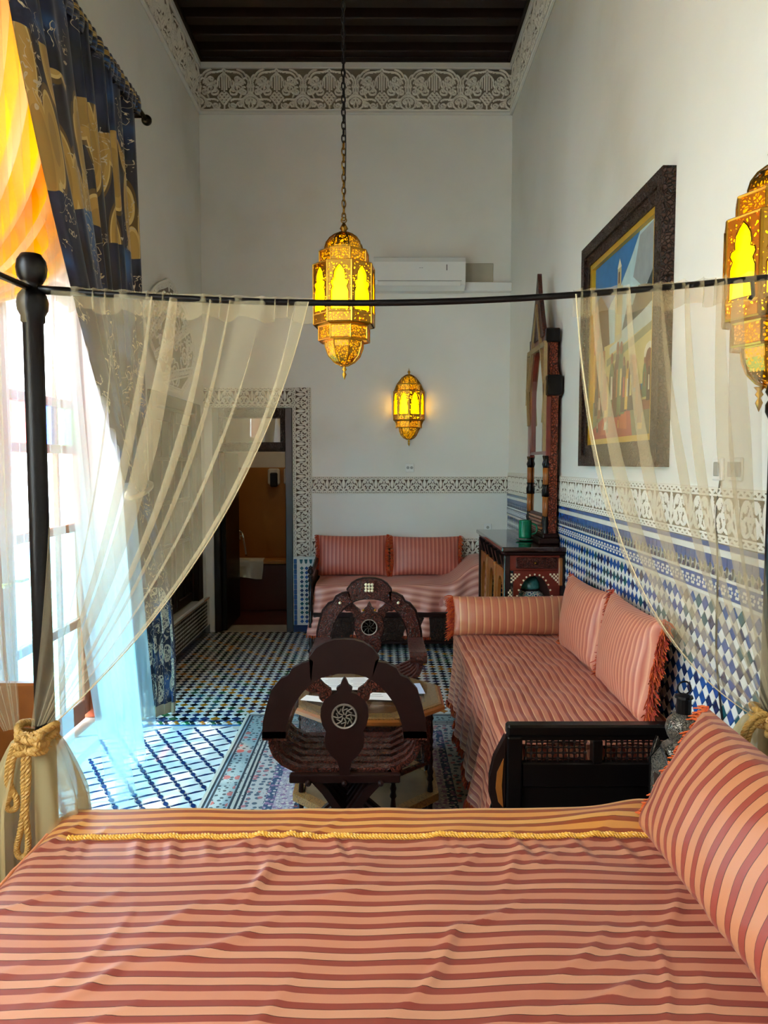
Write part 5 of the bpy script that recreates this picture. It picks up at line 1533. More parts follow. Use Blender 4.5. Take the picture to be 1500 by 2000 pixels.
# ------------------------------------------------------------------ carved folding chairs
def cpt(dx, y): return (dx * .00179, .945 - (y - 1255) * .00187)
def make_chair(label, loc, rot, front_carved):
    root = thing('carved_armchair', label, 'chair', loc, 'carved wooden armchairs at the table', (0, 0, rot))
    K = dict(world=False)
    yb, th = -.21, .028
    wood = 'carved'
    oh = [cpt(*p) for p in ((0, 1255), (20, 1256), (38, 1261), (56, 1272), (70, 1290), (62, 1297), (84, 1301), (104, 1311), (112, 1325), (127, 1331), (146, 1353), (156, 1386), (163, 1415), (165, 1447))]
    ih = [cpt(*p) for p in ((0, 1321), (14, 1321), (28, 1323), (42, 1327), (54, 1333), (66, 1341), (76, 1350), (86, 1361), (95, 1373), (103, 1387), (109, 1402), (114, 1418), (117, 1434), (118, 1447))]
    outer = [(-a, b) for a, b in oh[::-1]] + oh[1:]
    inner = [(-a, b) for a, b in ih[::-1]] + ih[1:]
    back = mk('back_arch', MB().band(outer, inner, yb, yb + th), ['wood'], root, **K)
    mk('carved_face', MB().band([(a * .965, b - .008) for a, b in outer], [(a * 1.03, b + .006) for a, b in inner], yb + th, yb + th + .006), wood, back, **K)
    sh = [cpt(*p) for p in ((0, 1328), (5, 1336), (8, 1344), (16, 1350), (14, 1358), (26, 1362), (40, 1372), (47, 1388), (48, 1405), (44, 1422), (37, 1434), (40, 1448), (38, 1464), (28, 1480), (15, 1492), (11, 1505), (10, 1525))]
    splat = mk('splat', MB().prism([(-a, b) for a, b in sh[::-1]] + sh[1:], yb + .002, yb + th - .002), 'wood', root, **K)
    mk('carved_face', MB().prism([(-a * .94, b * .985 + .009) for a, b in sh[::-1]] + [(a * .94, b * .985 + .009) for a, b in sh[1:]], yb + th - .002, yb + th + .005), wood, splat, **K)
    cz = cpt(0, 1403)[1]
    for yy in (yb - .004, yb + th + .003):
        mb = MB()
        ringp = [(.043 * math.cos(a), yy, cz + .043 * math.sin(a)) for a in np.linspace(0, 2 * PI, 24, endpoint=False)]
        mb.tube(ringp, .004, 5, closed=True)
        for k in range(8):
            a = k * PI / 4
            mb.tube([(.006 * math.cos(a), yy, cz + .006 * math.sin(a)), (.022 * math.cos(a + .3), yy, cz + .022 * math.sin(a + .3)), (.041 * math.cos(a), yy, cz + .041 * math.sin(a))], .0028, 4)
            mb.tube([(.022 * math.cos(a + .3), yy, cz + .022 * math.sin(a + .3)), (.030 * math.cos(a - .4), yy, cz + .030 * math.sin(a - .4))], .0022, 4)
        mk('rosette', mb, pm('rosette_metal', '8d8378', .35, metal=.4, var=.2), splat, **K)
    mk('rosette_ground', MB().lathe([(.042, 0), (.042, th + .008)], 20).xf(Matrix.Translation((0, yb + th + .005, cz)) @ Matrix.Rotation(PI / 2, 4, 'X')), 'wood_black', splat, **K)
    for s_ in (-1, 1):
        br = [cpt(*p) for p in ((80, 1350), (52, 1330), (40, 1343), (27, 1352), (25, 1362), (36, 1372), (44, 1376), (50, 1370), (52, 1360), (60, 1356), (70, 1357))]
        mk('bracket', MB().prism([(s_ * a, b) for a, b in br], yb + .003, yb + th - .003), wood, root, **K)
        # arm with scrolled front
        az = cpt(0, 1440)[1]
        arm = mk('arm', MB().prism([(yb - .0, az - .02), (yb, az + .012), (.10, az + .016), (.17, az + .020), (.20, az + .008), (.205, az - .016), (.19, az - .03), (.16, az - .026), (.10, az - .018)], s_ * .253 - .042, s_ * .253 + .042, 'x'), wood, root, **K)
        mk('scroll_end', MB().lathe([(.022, -.043), (.022, .043)], 12).xf(Matrix.Translation((s_ * .253, .19, az - .012)) @ Matrix.Rotation(PI / 2, 4, 'Y')), 'carved', arm, **K)
        mk('foot_rail', MB().box(s_ * .23 - .025, s_ * .23 + .025, yb - .01, .21, RZ - RZ, .035, bev=.006), 'wood', root, **K)
        # curved slats: arm -> seat edge -> crossing -> opposite foot
        for k in range(6):
            y0 = yb + .035 + k * .064
            path = [(s_ * .268, az - .02), (s_ * .266, az - .055), (s_ * .252, az - .09), (s_ * .225, az - .118), (s_ * .19, az - .136), (s_ * .165, .452)]
            n = len(path)
            nrm = []
            for i in range(n):
                a = Vector(path[max(i - 1, 0)]); b = Vector(path[min(i + 1, n - 1)]); d = (b - a).normalized(); nrm.append(Vector((-d.y, d.x)))
            o1 = [tuple(Vector(p) + q_ * .011) for p, q_ in zip(path, nrm)]; o2 = [tuple(Vector(p) - q_ * .011) for p, q_ in zip(path, nrm)]
            mk('side_slat', MB().band(o1, o2, y0, y0 + .03), wood, root, **K)
            path = [(s_ * .17, .445), (s_ * .12, .41), (s_ * .075, .36), (s_ * .035, .30), (0, .25), (-s_ * .06, .18), (-s_ * .14, .11), (-s_ * .23, .03)]
            n = len(path); nrm = []
            for i in range(n):
                a = Vector(path[max(i - 1, 0)]); b = Vector(path[min(i + 1, n - 1)]); d = (b - a).normalized(); nrm.append(Vector((-d.y, d.x)))
            o1 = [tuple(Vector(p) + q_ * .014) for p, q_ in zip(path, nrm)]; o2 = [tuple(Vector(p) - q_ * .014) for p, q_ in zip(path, nrm)]
            yo = y0 + (.0 if s_ > 0 else .031)
            mk('crossed_leg', MB().band(o1, o2, yo, yo + .028), 'wood', root, **K)
    for k in range(6):
        y0 = yb + .035 + k * .064
        mk('seat_slat', MB().box(-.172, .172, y0, y0 + .05, .442, .462, bev=.004), wood, root, **K)
    mk('seat_rail', MB().box(-.20, .20, yb, yb + .03, .42, .452, bev=.004), 'wood', root, **K)
    for x in (-.13, 0, .13): mk('peg', MB().ball((x, yb - .008, .425), .012, 8, 6), 'wood', root, **K)
    mk('hinge_rod', MB().tube([(0, yb, .25), (0, .20, .25)], .009, 8), 'wood', root, **K)
    if front_carved:
        zt = cpt(0, 1285)[1]
        for k in range(9):
            i, j = k % 3 - 1, k // 3 - 1
            mk('inlay_stud', MB().ball((i * .017, yb + th + .008, zt + j * .017), .0085, 8, 6), 'bone', back, **K)
        for x in (-.16, .16): mk('inlay_stud', MB().ball((x, yb + th + .008, cpt(0, 1330)[1]), .008, 8, 6), 'bone', back, **K)
        for x in (-.032, .032): mk('inlay_stud', MB().ball((x, yb + th + .006, cpt(0, 1352)[1]), .007, 8, 6), 'brass', splat, **K)
    return root
make_chair('carved armchair seen from behind, nearest the bed, with plain dark back', (-.129, 2.81, RZ), 0, False)
make_chair('carved armchair facing the camera between the table and the far sofa', (-.062, 3.86, RZ), PI, True)

# ------------------------------------------------------------------ bed
BX0, BX1, BYN, BYF, BZ = -.86, 1.10, .42, 2.0, .635
t = thing('bed', 'four poster bed with dark posts and a long curtain rail', 'bed', (.1, 1.2, 0))
mk('base', MB().box(BX0 + .03, BX1 - .02, BYN + .03, BYF - .03, .12, .40, bev=.01), 'wood_dark', t)
mk('mattress', MB().box(BX0 + .02, BX1 - .02, BYN + .02, BYF - .02, .40, .615, bev=.05), 'cotton', t)
mk('headboard', MB().box(BX1 - .01, BX1 + .05, BYN, BYF, .1, 1.0, bev=.01), 'wood_dark', t)
PXL, PXR, PYF, PYN = -.934, 1.088, 2.03, .38
postp = [(.045, 0), (.045, .06), (.03, .08), (.03, .30), (.036, .33), (.027, .36), (.0275, .60), (.026, 1.2), (.026, 1.66), (.028, 1.70), (.037, 1.72), (.037, 1.74), (.028, 1.757), (.038, 1.775), (.03, 1.80), (.027, 1.83), (.0265, 1.955), (.031, 1.96), (.031, 1.975), (.039, 1.99), (.041, 2.01), (.036, 2.03), (.024, 2.045), (.02, 2.055), (.028, 2.063), (.037, 2.08), (.040, 2.10), (.037, 2.12), (.026, 2.137), (.001, 2.142)]
postl = [(r, z) for r, z in postp if not (1.69 < z < 1.84)]
for x, y, pr_ in ((PXL, PYF, postl), (PXR, PYF, postp), (PXL, PYN, postl), (PXR, PYN, postp)):
    mk('post', MB().lathe(pr_, 20, (x, y, 0)), 'wood_black', t, smooth=True)
def railz(x): 
    u = (x - PXL) / (PXR - PXL)
    return 2.046 - .043 * math.sin(PI * min(1, u * 1.02)) + .036 * u ** 2
rl = [(x, PYF, railz(x)) for x in np.linspace(PXL, PXR, 40)]
mk('curtain_rail', MB().tube(rl, .0088, 8), 'iron', t, smooth=True)
mk('rail_sleeve', MB().tube(rl[:3], .012, 8), 'wood_black', t, smooth=True)
mk('curtain_rail', MB().tube([(PXL, PYF, 2.046), (PXL, 1.2, 2.02), (PXL, PYN, 2.046)], .0088, 8), 'iron', t, smooth=True)
mk('curtain_rail', MB().tube([(PXR, PYF, 2.082), (PXR, 1.2, 2.05), (PXR, PYN, 2.082)], .0088, 8), 'iron', t, smooth=True)
mk('rail_hook', MB().tube([(1.0, PYF, 2.075), (1.0, PYF - .01, 2.03), (.99, PYF - .012, 2.02)], .006, 6), 'iron', t)

# spread: flat over the top, rounded edges, hanging at the foot and the far side
nu, nv = 260, 220
sx = np.linspace(-.50, BX1 - BX0, nu); sy = np.linspace(-.42, BYF - BYN + .42, nv)
SX, SY = np.meshgrid(sx, sy, indexing='ij')
def edge_map(s, L, r):
    """arc length -> (position, drop) around a rounded edge at both ends"""
    pos = np.clip(s, 0, L); dr = np.zeros_like(s)
    for sign, base in ((-1, 0.0), (1, L)):
        d = np.clip((s - base) * sign + r * .6, 0, None)
        th = np.clip(d / r, 0, PI / 2); ex = np.clip(d - r * PI / 2, 0, None)
        on = d > 0
        pos = np.where(on, base - sign * r * .6 + sign * r * np.sin(th) + sign * .05 * ex, pos)
        dr = np.where(on, r * (1 - np.cos(th)) + ex, dr)
    return pos, dr
r_ = .07
px_, dx_ = edge_map(SX, BX1 - BX0 + .5, r_)
py_, dy_ = edge_map(SY, BYF - BYN, r_ * .75)
X = BX0 + px_; Y = BYN + py_
drop = np.sqrt(dx_ ** 2 + dy_ ** 2)
flat = np.exp(-drop / .05)
wr = np.zeros_like(X)
wr += .0018 * np.sin(9 * X + 14 * Y + 2 * np.sin(3 * Y + 2 * X)) + .0014 * np.sin(22 * X - 9 * Y + 1.4 * np.sin(5 * X))
rr = np.random.default_rng(5)
for k in range(46):
    cx, cy = rr.uniform(-.85, .7), rr.uniform(1.15, 1.85)
    an = rr.normal(.75, .35); ln = rr.uniform(.05, .14); wd = rr.uniform(.008, .016)
    a = (X - cx) * math.cos(an) + (Y - cy) * math.sin(an); b_ = -(X - cx) * math.sin(an) + (Y - cy) * math.cos(an)
    b_ = b_ - 1.2 * a * a
    wr += rr.uniform(.003, .0075) * np.exp(-(a / ln) ** 2 - (b_ / wd) ** 2)
for k in range(26):
    cx = rr.uniform(-.8, .65); a = (X - cx) * .97 + (Y - 1.8) * .25
    wr += .0035 * np.exp(-(a / .012) ** 2 - ((Y - 1.77) / .06) ** 2) - .002 * np.exp(-((a - .02) / .012) ** 2 - ((Y - 1.77) / .06) ** 2)
bump = .03 * np.exp(-((X - .72) / .10) ** 2 - ((Y - 1.97) / .06) ** 2) + .02 * np.exp(-((X - .62) / .12) ** 2 - ((Y - 1.90) / .05) ** 2)
Z = BZ - drop + wr * (.25 + .75 * flat) + bump
side = np.clip(dy_ / .3, 0, 1) * (SY > 1)
Y = Y + side * .012 * np.sin(X * 19)
X = X - np.clip(dx_ / .3, 0, 1) * .012 * np.sin(Y * 16)
ok = drop < .52
F = gridfaces(nu, nv); F = F[ok.reshape(-1)[F].all(1)]
spread = thing('bedspread', 'salmon and rust striped satin bedspread with gold braid', 'bedspread', (.1, 1.2, BZ))
UV = np.stack([SX, SY + .004 * np.sin(SX * 9)], -1)
yb_uv = 1.827 - BYN
Vb = np.stack([X, Y, Z], -1).reshape(-1, 3)
far_side = (SY.reshape(-1)[F].mean(1) > yb_uv) | (SX.reshape(-1)[F].mean(1) < -.03)
npmesh('cover', Vb, F[~far_side], 'bedspread', None, UV.reshape(-1, 2), True, spread)
npmesh('border', Vb, F[far_side], 'bed_border', None, UV.reshape(-1, 2), True, spread)
# braid along the seam and down the foot side
jb = int(np.argmin(np.abs(sy - yb_uv)))
i0 = int(np.argmin(np.abs(sx - .07)))
path = [(X[i, jb], Y[i, jb], Z[i, jb] + .0035) for i in range(i0, nu - 42)]
mb = MB()
rope(mb, path, .0062, 62, 2, nper=900); rope(mb, [(a, b - .007, c) for a, b, c in path], .005, 62, 2, nper=900)
mk('braid', mb, 'braid', spread, fixn=False)
il = int(np.argmin(np.abs(sx + .03)))
path = [(X[il, j] - .002, Y[il, j], Z[il, j] + .002) for j in range(30, jb + 20)]
mk('edge_cord', MB().tube(path, .006, 6), 'edge_orange', spread, smooth=True)

# ------------------------------------------------------------------ bed gauze
def drape(name, top, mid, bot, nu, nv, k, ot, nb, ndir, mat, parent, seed=0, vpow=1.0, uvs=None, **kw):
    """cloth from a top line through a middle control line to a bottom line, pleated k times across; pleats double back when ot > 1"""
    r = np.random.default_rng(seed)
    u = np.linspace(0, 1, nu); v = np.linspace(0, 1, nv) ** vpow
    U, V = np.meshgrid(u, v, indexing='ij')
    ph = 2 * PI * k * (U + .35 / k * np.sin(2 * PI * U * 1.7 + seed) + .25 / k * np.sin(2 * PI * U * 4.3 + seed * 2))
    T0, T1, T2 = (np.stack([np.asarray(f(U)[i]) + 0 * U for i in range(3)], -1) for f in (top, mid, bot))
    Vv = V[..., None]
    P = (1 - Vv) ** 2 * T0 + 2 * Vv * (1 - Vv) * T1 + Vv ** 2 * T2
    span = P[-1:, :, :] - P[:1, :, :]
    wid = np.linalg.norm(span, axis=-1, keepdims=True)
    amp = .45 + .55 * np.clip(V * 3, 0, 1)
    var = 1 + .35 * np.sin(2 * PI * U * 2.3 + seed * 1.7)
    P = P + span * (ot / (2 * PI * k)) * (np.sin(ph) * amp * var)[..., None]
    P = P + np.asarray(ndir, float) * (nb * np.cos(ph) * np.clip(wid[..., 0] / wid.max() * 1.0 + .06, 0, 1))[..., None]
    uv = np.stack([U, V], -1) if uvs is None else uvs(U, V)
    return npmesh(name, P.reshape(-1, 3), gridfaces(nu, nv), mat, None, uv.reshape(-1, 2), True, parent, **kw), P
rz = np.vectorize(railz)
YA = PYF
TIE = (-.925, 1.985, .86)
sa = thing('bed_curtain', 'ecru gauze bed curtain swept to the dark post by the window', 'curtain', (-.6, PYF, .8), 'gauze bed curtains')
lerp = lambda a, b, u: a + (b - a) * u
topA = lambda u: (lerp(-.868, -.186, u ** .9), YA, rz(lerp(-.868, -.186, u ** .9)) - .004)
midA = lambda u: (lerp(-.87, -.335, u), lerp(2.05, 2.03, u), lerp(1.45, 1.37, u))
botA = lambda u: (TIE[0] + .07 * (u - .35), TIE[1] + .01 * u, TIE[2] + .02 * u)
_, PA = drape('gauze', topA, midA, botA, 260, 70, 6, 1.85, .03, (0, 1, 0), 'sheer', sa, 1)
edgeA = PA[-1]; inA = PA[-16]
hemP = np.stack([edgeA, edgeA + (inA - edgeA) * np.clip(.055 / (np.linalg.norm(inA - edgeA, axis=-1, keepdims=True) + 1e-6), 0, 1)], 0) + np.array([0, -.004, 0])
npmesh('hem', hemP.reshape(-1, 3), gridfaces(2, hemP.shape[1]), 'sheer_hem', None, None, True, sa)
mk('hem_edge', MB().tube([tuple(p) for p in edgeA], .0014, 4), 'hem_thread', sa)
drape('header', lambda u: (lerp(-.872, -.186, u), YA, rz(lerp(-.872, -.186, u)) + .014), lambda u: (lerp(-.872, -.186, u), YA - .012, rz(lerp(-.872, -.186, u)) - .012), lambda u: (lerp(-.872, -.19, u), YA - .004, rz(lerp(-.872, -.19, u)) - .048 - .008 * np.sin(u * 40)), 200, 8, 12, .8, .010, (0, 1, 0), 'sheer_hem', sa, 4)

sb = thing('bed_curtain', 'ecru gauze bed curtain hanging on the near side of the window post', 'curtain', (PXL, 1.6, .8), 'gauze bed curtains')
topB = lambda u: (PXL - .02, lerp(1.97, .95, u), 2.04 - .02 * np.sin(u * 3))
midB = lambda u: (lerp(-1.0, -1.05, u), lerp(1.99, 1.72, u), lerp(1.45, 1.25, u))
botB = lambda u: (-.985 - .03 * u, 1.99 - .03 * u, .86)
drape('gauze', topB, midB, botB, 200, 60, 8, 1.4, .012, (1, 0, 0), 'sheer', sb, 2)
drape('header', lambda u: (PXL, lerp(1.98, .95, u), 2.055), lambda u: (PXL - .012, lerp(1.98, .95, u), 2.02), lambda u: (PXL - .004, lerp(1.98, .95, u), 1.95 - .01 * np.sin(30 * u)), 120, 8, 14, 1.2, .010, (1, 0, 0), 'sheer_hem', sb, 3)

TIR = (1.075, 1.985, .90)
sc_ = thing('bed_curtain', 'ecru gauze bed curtain swept to the post beside the painting', 'curtain', (.9, PYF, .9), 'gauze bed curtains')
topC = lambda u: (lerp(.522, 1.062, u ** 1.05), YA, rz(lerp(.522, 1.062, u ** 1.05)) - .004)
midC = lambda u: (lerp(.60, 1.05, u), 2.02, lerp(1.13, 1.45, u))
botC = lambda u: (TIR[0] + .05 * (u - .7), TIR[1], TIR[2] - .02 * (1 - u))
_, PC = drape('gauze', topC, midC, botC, 220, 70, 5, 2.0, .03, (0, 1, 0), 'sheer', sc_, 5)
mk('hem_edge', MB().tube([tuple(p) for p in PC[0]], .0014, 4), 'hem_thread', sc_)
drape('header', lambda u: (lerp(.522, 1.06, u), YA, rz(lerp(.522, 1.06, u)) + .014 + .006 * np.sin(u * 60) * u), lambda u: (lerp(.522, 1.06, u), YA - .014, rz(lerp(.522, 1.06, u)) - .012), lambda u: (lerp(.522, 1.06, u), YA - .004, rz(lerp(.522, 1.06, u)) - .055 - .008 * np.sin(u * 30)), 180, 8, 12, .9, .014, (0, 1, 0), 'sheer_hem', sc_, 6)

def skirt(name, parent, c, z1, z0, rx, ry, gap, pleats, seed, mat):
    n, m = 200, 34
    a = np.linspace(-PI / 2 + gap, 1.5 * PI - gap, n); v = np.linspace(0, 1, m)
    A, V = np.meshgrid(a, v, indexing='ij')
    prof = .30 + .70 * np.clip(V * 4.2, 0, 1) ** .5 * (1 + .12 * np.sin(V * 3))
    rip = 1 + .13 * np.sin(A * pleats + seed + .6 * np.sin(A * 3)) * np.clip(V * 3, .2, 1)
    X = c[0] + rx * prof * rip * np.cos(A); Y = c[1] + ry * prof * rip * np.sin(A); Z = z1 + (z0 - z1) * V
    return npmesh(name, np.stack([X, Y, Z], -1).reshape(-1, 3), gridfaces(n, m), mat, None, None, True, parent)
skirt('gathered_end', sa, (-.945, 2.0), .845, .12, .115, .10, .30, 13, 1, 'sheer_low')
skirt('gathered_end', sc_, (1.055, 2.01), .89, .45, .085, .07, .05, 11, 3, 'sheer_low')

# rope ties
def tie(label, c, s_, loops):
    t = thing('rope_tieback', label, 'tieback', (c[0], c[1], c[2]), 'gold rope tiebacks')
    mb = MB()
    for k in range(3):
        zz = c[2] - .022 + k * .020
        rope(mb, [(c[0] + .048 * math.cos(a), c[1] + .045 * math.sin(a), zz + .008 * math.sin(a * 2 + k)) for a in np.linspace(0, 2 * PI, 20)], .011, 40)
    mk('wrap', mb, 'rope', t, fixn=False)
    mb = MB()
    kx, ky, kz = c[0] + .012 * s_, c[1] - .052, c[2] - .006
    for q_ in range(3):
        P = [(kx + .028 * math.cos(a * 2 + q_) * (1 + .2 * math.sin(a)), ky - .008 + .014 * math.sin(a * 3 + q_), kz + .02 * math.sin(a + q_ * 2)) for a in np.linspace(0, 2 * PI, 24)]
        rope(mb, P, .010, 40)
    mk('knot', mb, 'rope', t, fixn=False)
    for L in loops:
        mk('loop', rope(MB(), L, .0085, 42), 'rope', t, fixn=False)
    return t
tie('gold rope tieback with hanging loops on the window side bed post', (-.94, 1.995, .84), 1,
    [[(-.972, 1.93, .835), (-.985, 1.925, .79), (-.988, 1.92, .74), (-.978, 1.92, .71), (-.992, 1.92, .68), (-.985, 1.92, .662), (-.968, 1.92, .668), (-.966, 1.92, .695), (-.982, 1.922, .73), (-.975, 1.925, .79), (-.962, 1.93, .83)],
     [(-.945, 1.93, .82), (-.948, 1.925, .74), (-.946, 1.92, .68), (-.956, 1.918, .61), (-.968, 1.918, .56), (-.962, 1.918, .535), (-.944, 1.918, .54), (-.938, 1.92, .58), (-.942, 1.92, .66), (-.936, 1.925, .74), (-.936, 1.93, .82)]])
tie('gold rope tieback on the bed post by the painting', (1.075, 1.995, .885), -1,
    [[(1.03, 1.94, .91), (1.0, 1.935, .905), (.972, 1.93, .875), (.962, 1.93, .83), (.968, 1.93, .80), (.975, 1.93, .83), (.985, 1.93, .87), (1.01, 1.935, .893), (1.03, 1.94, .895)],
     [(1.06, 1.93, .92), (1.045, 1.925, .89), (1.05, 1.92, .84), (1.058, 1.92, .79), (1.07, 1.92, .80), (1.072, 1.925, .87)]])

# ------------------------------------------------------------------ window curtains
def blue_mat():
    m, nt, b = newmat('embroidered_blue')
    uv = N(nt, 'ShaderNodeUVMap'); sp = N(nt, 'ShaderNodeSeparateXYZ'); nt.links.new(uv.outputs['UV'], sp.inputs[0])
    def math_(op, a, b_=None):
        n = N(nt, 'ShaderNodeMath', operation=op)
        for i, q_ in enumerate((a, b_)):
            if q_ is None: continue
            if isinstance(q_, (int, float)): n.inputs[i].default_value = q_
            else: nt.links.new(q_, n.inputs[i])
        return n.outputs[0]
    def mix(f, a, b_):
        n = N(nt, 'ShaderNodeMix', data_type='RGBA'); nt.links.new(f, n.inputs['Factor'])
        for key, q_ in (('A', a), ('B', b_)):
            if isinstance(q_, str): n.inputs[key].default_value = lin(q_)
            else: nt.links.new(q_, n.inputs[key])
        return n.outputs['Result']
    nz = N(nt, 'ShaderNodeTexNoise'); nz.inputs['Scale'].default_value = 3.0; nt.links.new(uv.outputs['UV'], nz.inputs['Vector'])
    base = ramp(nt, [(.38, '0a1024'), (.52, '0f1c40'), (.68, '235a98')], 'EASE'); nt.links.new(nz.outputs['Fac'], base.inputs['Fac'])
    # gold scale band, about a third of the way down
    wob = math_('MULTIPLY', nz.outputs['Fac'], .30)
    vv = math_('ADD', sp.outputs[1], wob)
    band = math_('MULTIPLY', math_('GREATER_THAN', vv, .58), math_('LESS_THAN', vv, 1.18))
    mp = N(nt, 'ShaderNodeMapping'); mp.inputs['Scale'].default_value = (9, 2.6, 1); nt.links.new(uv.outputs['UV'], mp.inputs[0])
    vo = N(nt, 'ShaderNodeTexVoronoi'); vo.inputs['Scale'].default_value = 1.0; vo.inputs['Randomness'].default_value = .9; nt.links.new(mp.outputs[0], vo.inputs['Vector'])
    scale_c = ramp(nt, [(0, 'a8863c'), (.44, 'bd9848'), (.56, 'd8bc74'), (.60, '6a5020'), (.66, '2a2430')]); nt.links.new(vo.outputs['Distance'], scale_c.inputs['Fac'])
    c1 = mix(band, base.outputs['Color'], scale_c.outputs['Color'])
    # cream leaf embroidery
    n2 = N(nt, 'ShaderNodeTexNoise'); n2.inputs['Scale'].default_value = 11; n2.inputs['Distortion'].default_value = 1.2; nt.links.new(uv.outputs['UV'], n2.inputs['Vector'])
    lines = math_('LESS_THAN', math_('ABSOLUTE', math_('SUBTRACT', n2.outputs['Fac'], .5)), .014)
    n3 = N(nt, 'ShaderNodeTexNoise'); n3.inputs['Scale'].default_value = 2.6; nt.links.new(uv.outputs['UV'], n3.inputs['Vector'])
    reg = math_('GREATER_THAN', math_('ADD', n3.outputs['Fac'], math_('MULTIPLY', math_('GREATER_THAN', sp.outputs[1], 2.9), .25)), .53)
    c2 = mix(math_('MULTIPLY', lines, reg), c1, 'cdbfa0')
    # leaves near the hem
    v2 = N(nt, 'ShaderNodeTexVoronoi'); v2.inputs['Scale'].default_value = 4.2; nt.links.new(uv.outputs['UV'], v2.inputs['Vector'])
    leaf = math_('MULTIPLY', math_('LESS_THAN', v2.outputs['Distance'], .36), math_('GREATER_THAN', sp.outputs[1], 2.95))
    v3 = N(nt, 'ShaderNodeTexVoronoi', feature='DISTANCE_TO_EDGE'); v3.inputs['Scale'].default_value = 46; nt.links.new(uv.outputs['UV'], v3.inputs['Vector'])
    net = math_('LESS_THAN', v3.outputs['Distance'], .12)
    rim = math_('MULTIPLY', math_('GREATER_THAN', v2.outputs['Distance'], .33), leaf)
    c3 = mix(math_('MAXIMUM', math_('MULTIPLY', leaf, net), rim), c2, 'd8ccb0')
    hem = math_('GREATER_THAN', sp.outputs[1], 3.66)
    c4 = mix(hem, c3, 'b9a98a')
    nt.links.new(c4, b.inputs['Base Color']); b.inputs['Roughness'].default_value = .5; b.inputs['Sheen Weight'].default_value = .3
    return m
M['blue_cloth'] = blue_mat()
RODX, RODZ = -1.44, 3.69
t = thing('curtain_rod', 'dark iron curtain rod with knob end above the window', 'curtain rod', (RODX, 4.0, RODZ))
mk('pole', MB().tube([(RODX, 2.3, RODZ), (RODX, 4.70, RODZ)], .013, 10), 'iron', t, smooth=True)
mk('finial', MB().ball((RODX, 4.73, RODZ), .032, 12, 9), 'iron', t, smooth=True)
for y in (2.6, 4.64): mk('bracket', MB().tube([(XL, y, RODZ - .02), (RODX, y, RODZ - .02)], .008, 6), 'iron', t)
tb = thing('window_curtain', 'navy blue curtain embroidered in gold, hanging from the window rod', 'curtain', (RODX, 4.5, 0), 'window curtains')
YR = 4.55
uvb = lambda U, V: np.stack([U * 1.6, V * 2.3], -1)
_, PB = drape('drape', lambda u: (RODX, lerp(2.96, YR, u), RODZ), lambda u: (RODX + .02, lerp(3.18, YR + .06, u), 2.75), lambda u: (RODX - .02 + .03 * np.sin(9 * u), lerp(4.30, YR + .03, u), 1.42), 170, 80, 8, .35, .026, (1, 0, 0), 'blue_cloth', tb, 7, uvs=uvb)
uvb2 = lambda U, V: np.stack([U * 1.6, 2.3 + V * 1.42], -1)
drape('lower_drape', lambda u: (RODX - .02 + .03 * np.sin(9 * u), lerp(4.30, YR + .03, u), 1.42), lambda u: (lerp(-1.50, -1.24, u), lerp(4.40, 4.62, u), .80), lambda u: (lerp(-1.50, -1.29, u), lerp(4.47, 4.60, u) + .02 * np.sin(u * 9), .012), 110, 60, 4, .6, .025, (.3, 1, 0), 'blue_cloth', tb, 8, uvs=uvb2)
drape('rod_heading', lambda u: (RODX, lerp(2.96, YR, u), RODZ + .05), lambda u: (RODX + .02, lerp(2.96, YR, u), RODZ), lambda u: (RODX, lerp(2.96, YR, u), RODZ - .06), 160, 6, 26, 1.3, .022, (1, 0, 0), 'blue_cloth', tb, 9, uvs=uvb)
mk('tie_band', MB().tube([(RODX + .05 * math.cos(a), 4.44 + .165 * math.sin(a), 1.42 + .04 * math.sin(a)) for a in np.linspace(0, 2 * PI, 24, endpoint=False)], .016, 6, closed=True), 'blue_cloth', tb, smooth=True)

to = thing('window_curtain', 'translucent orange satin curtain lit from behind by the window', 'curtain', (-1.56, 3.4, 2), 'window curtains')
m, nt, b = newmat('orange_satin_bands'); nt.nodes.remove(b); out = nt.nodes['Material Output']
uvn = N(nt, 'ShaderNodeUVMap'); sp = N(nt, 'ShaderNodeSeparateXYZ'); nt.links.new(uvn.outputs['UV'], sp.inputs[0])
w1 = N(nt, 'ShaderNodeMath', operation='MULTIPLY'); w1.inputs[1].default_value = 9.0; nt.links.new(sp.outputs[0], w1.inputs[0])
fr_ = N(nt, 'ShaderNodeMath', operation='FRACT'); nt.links.new(w1.outputs[0], fr_.inputs[0])
rp = ramp(nt, [(0, 'f49a02'), (.45, 'fabc14'), (.55, 'e8a860'), (.9, 'eab880')], 'EASE'); nt.links.new(fr_.outputs[0], rp.inputs['Fac'])
df = N(nt, 'ShaderNodeBsdfDiffuse'); tl = N(nt, 'ShaderNodeBsdfTranslucent'); mx = N(nt, 'ShaderNodeMixShader'); mx.inputs[0].default_value = .4
nt.links.new(rp.outputs['Color'], df.inputs[0]); nt.links.new(rp.outputs['Color'], tl.inputs[0]); nt.links.new(df.outputs[0], mx.inputs[1]); nt.links.new(tl.outputs[0], mx.inputs[2]); nt.links.new(mx.outputs[0], out.inputs['Surface'])
M['orange_bands'] = m
drape('drape', lambda u: (-1.585, lerp(2.35, 4.60, u), 3.80), lambda u: (-1.57, lerp(2.30, 4.40, u), lerp(3.0, 2.48, u)), lambda u: (-1.55 + .03 * u, lerp(2.34, 2.62, u), lerp(2.0, 2.12, u)), 200, 70, 9, .85, .032, (1, 0, 0), 'orange_bands', to, 10)
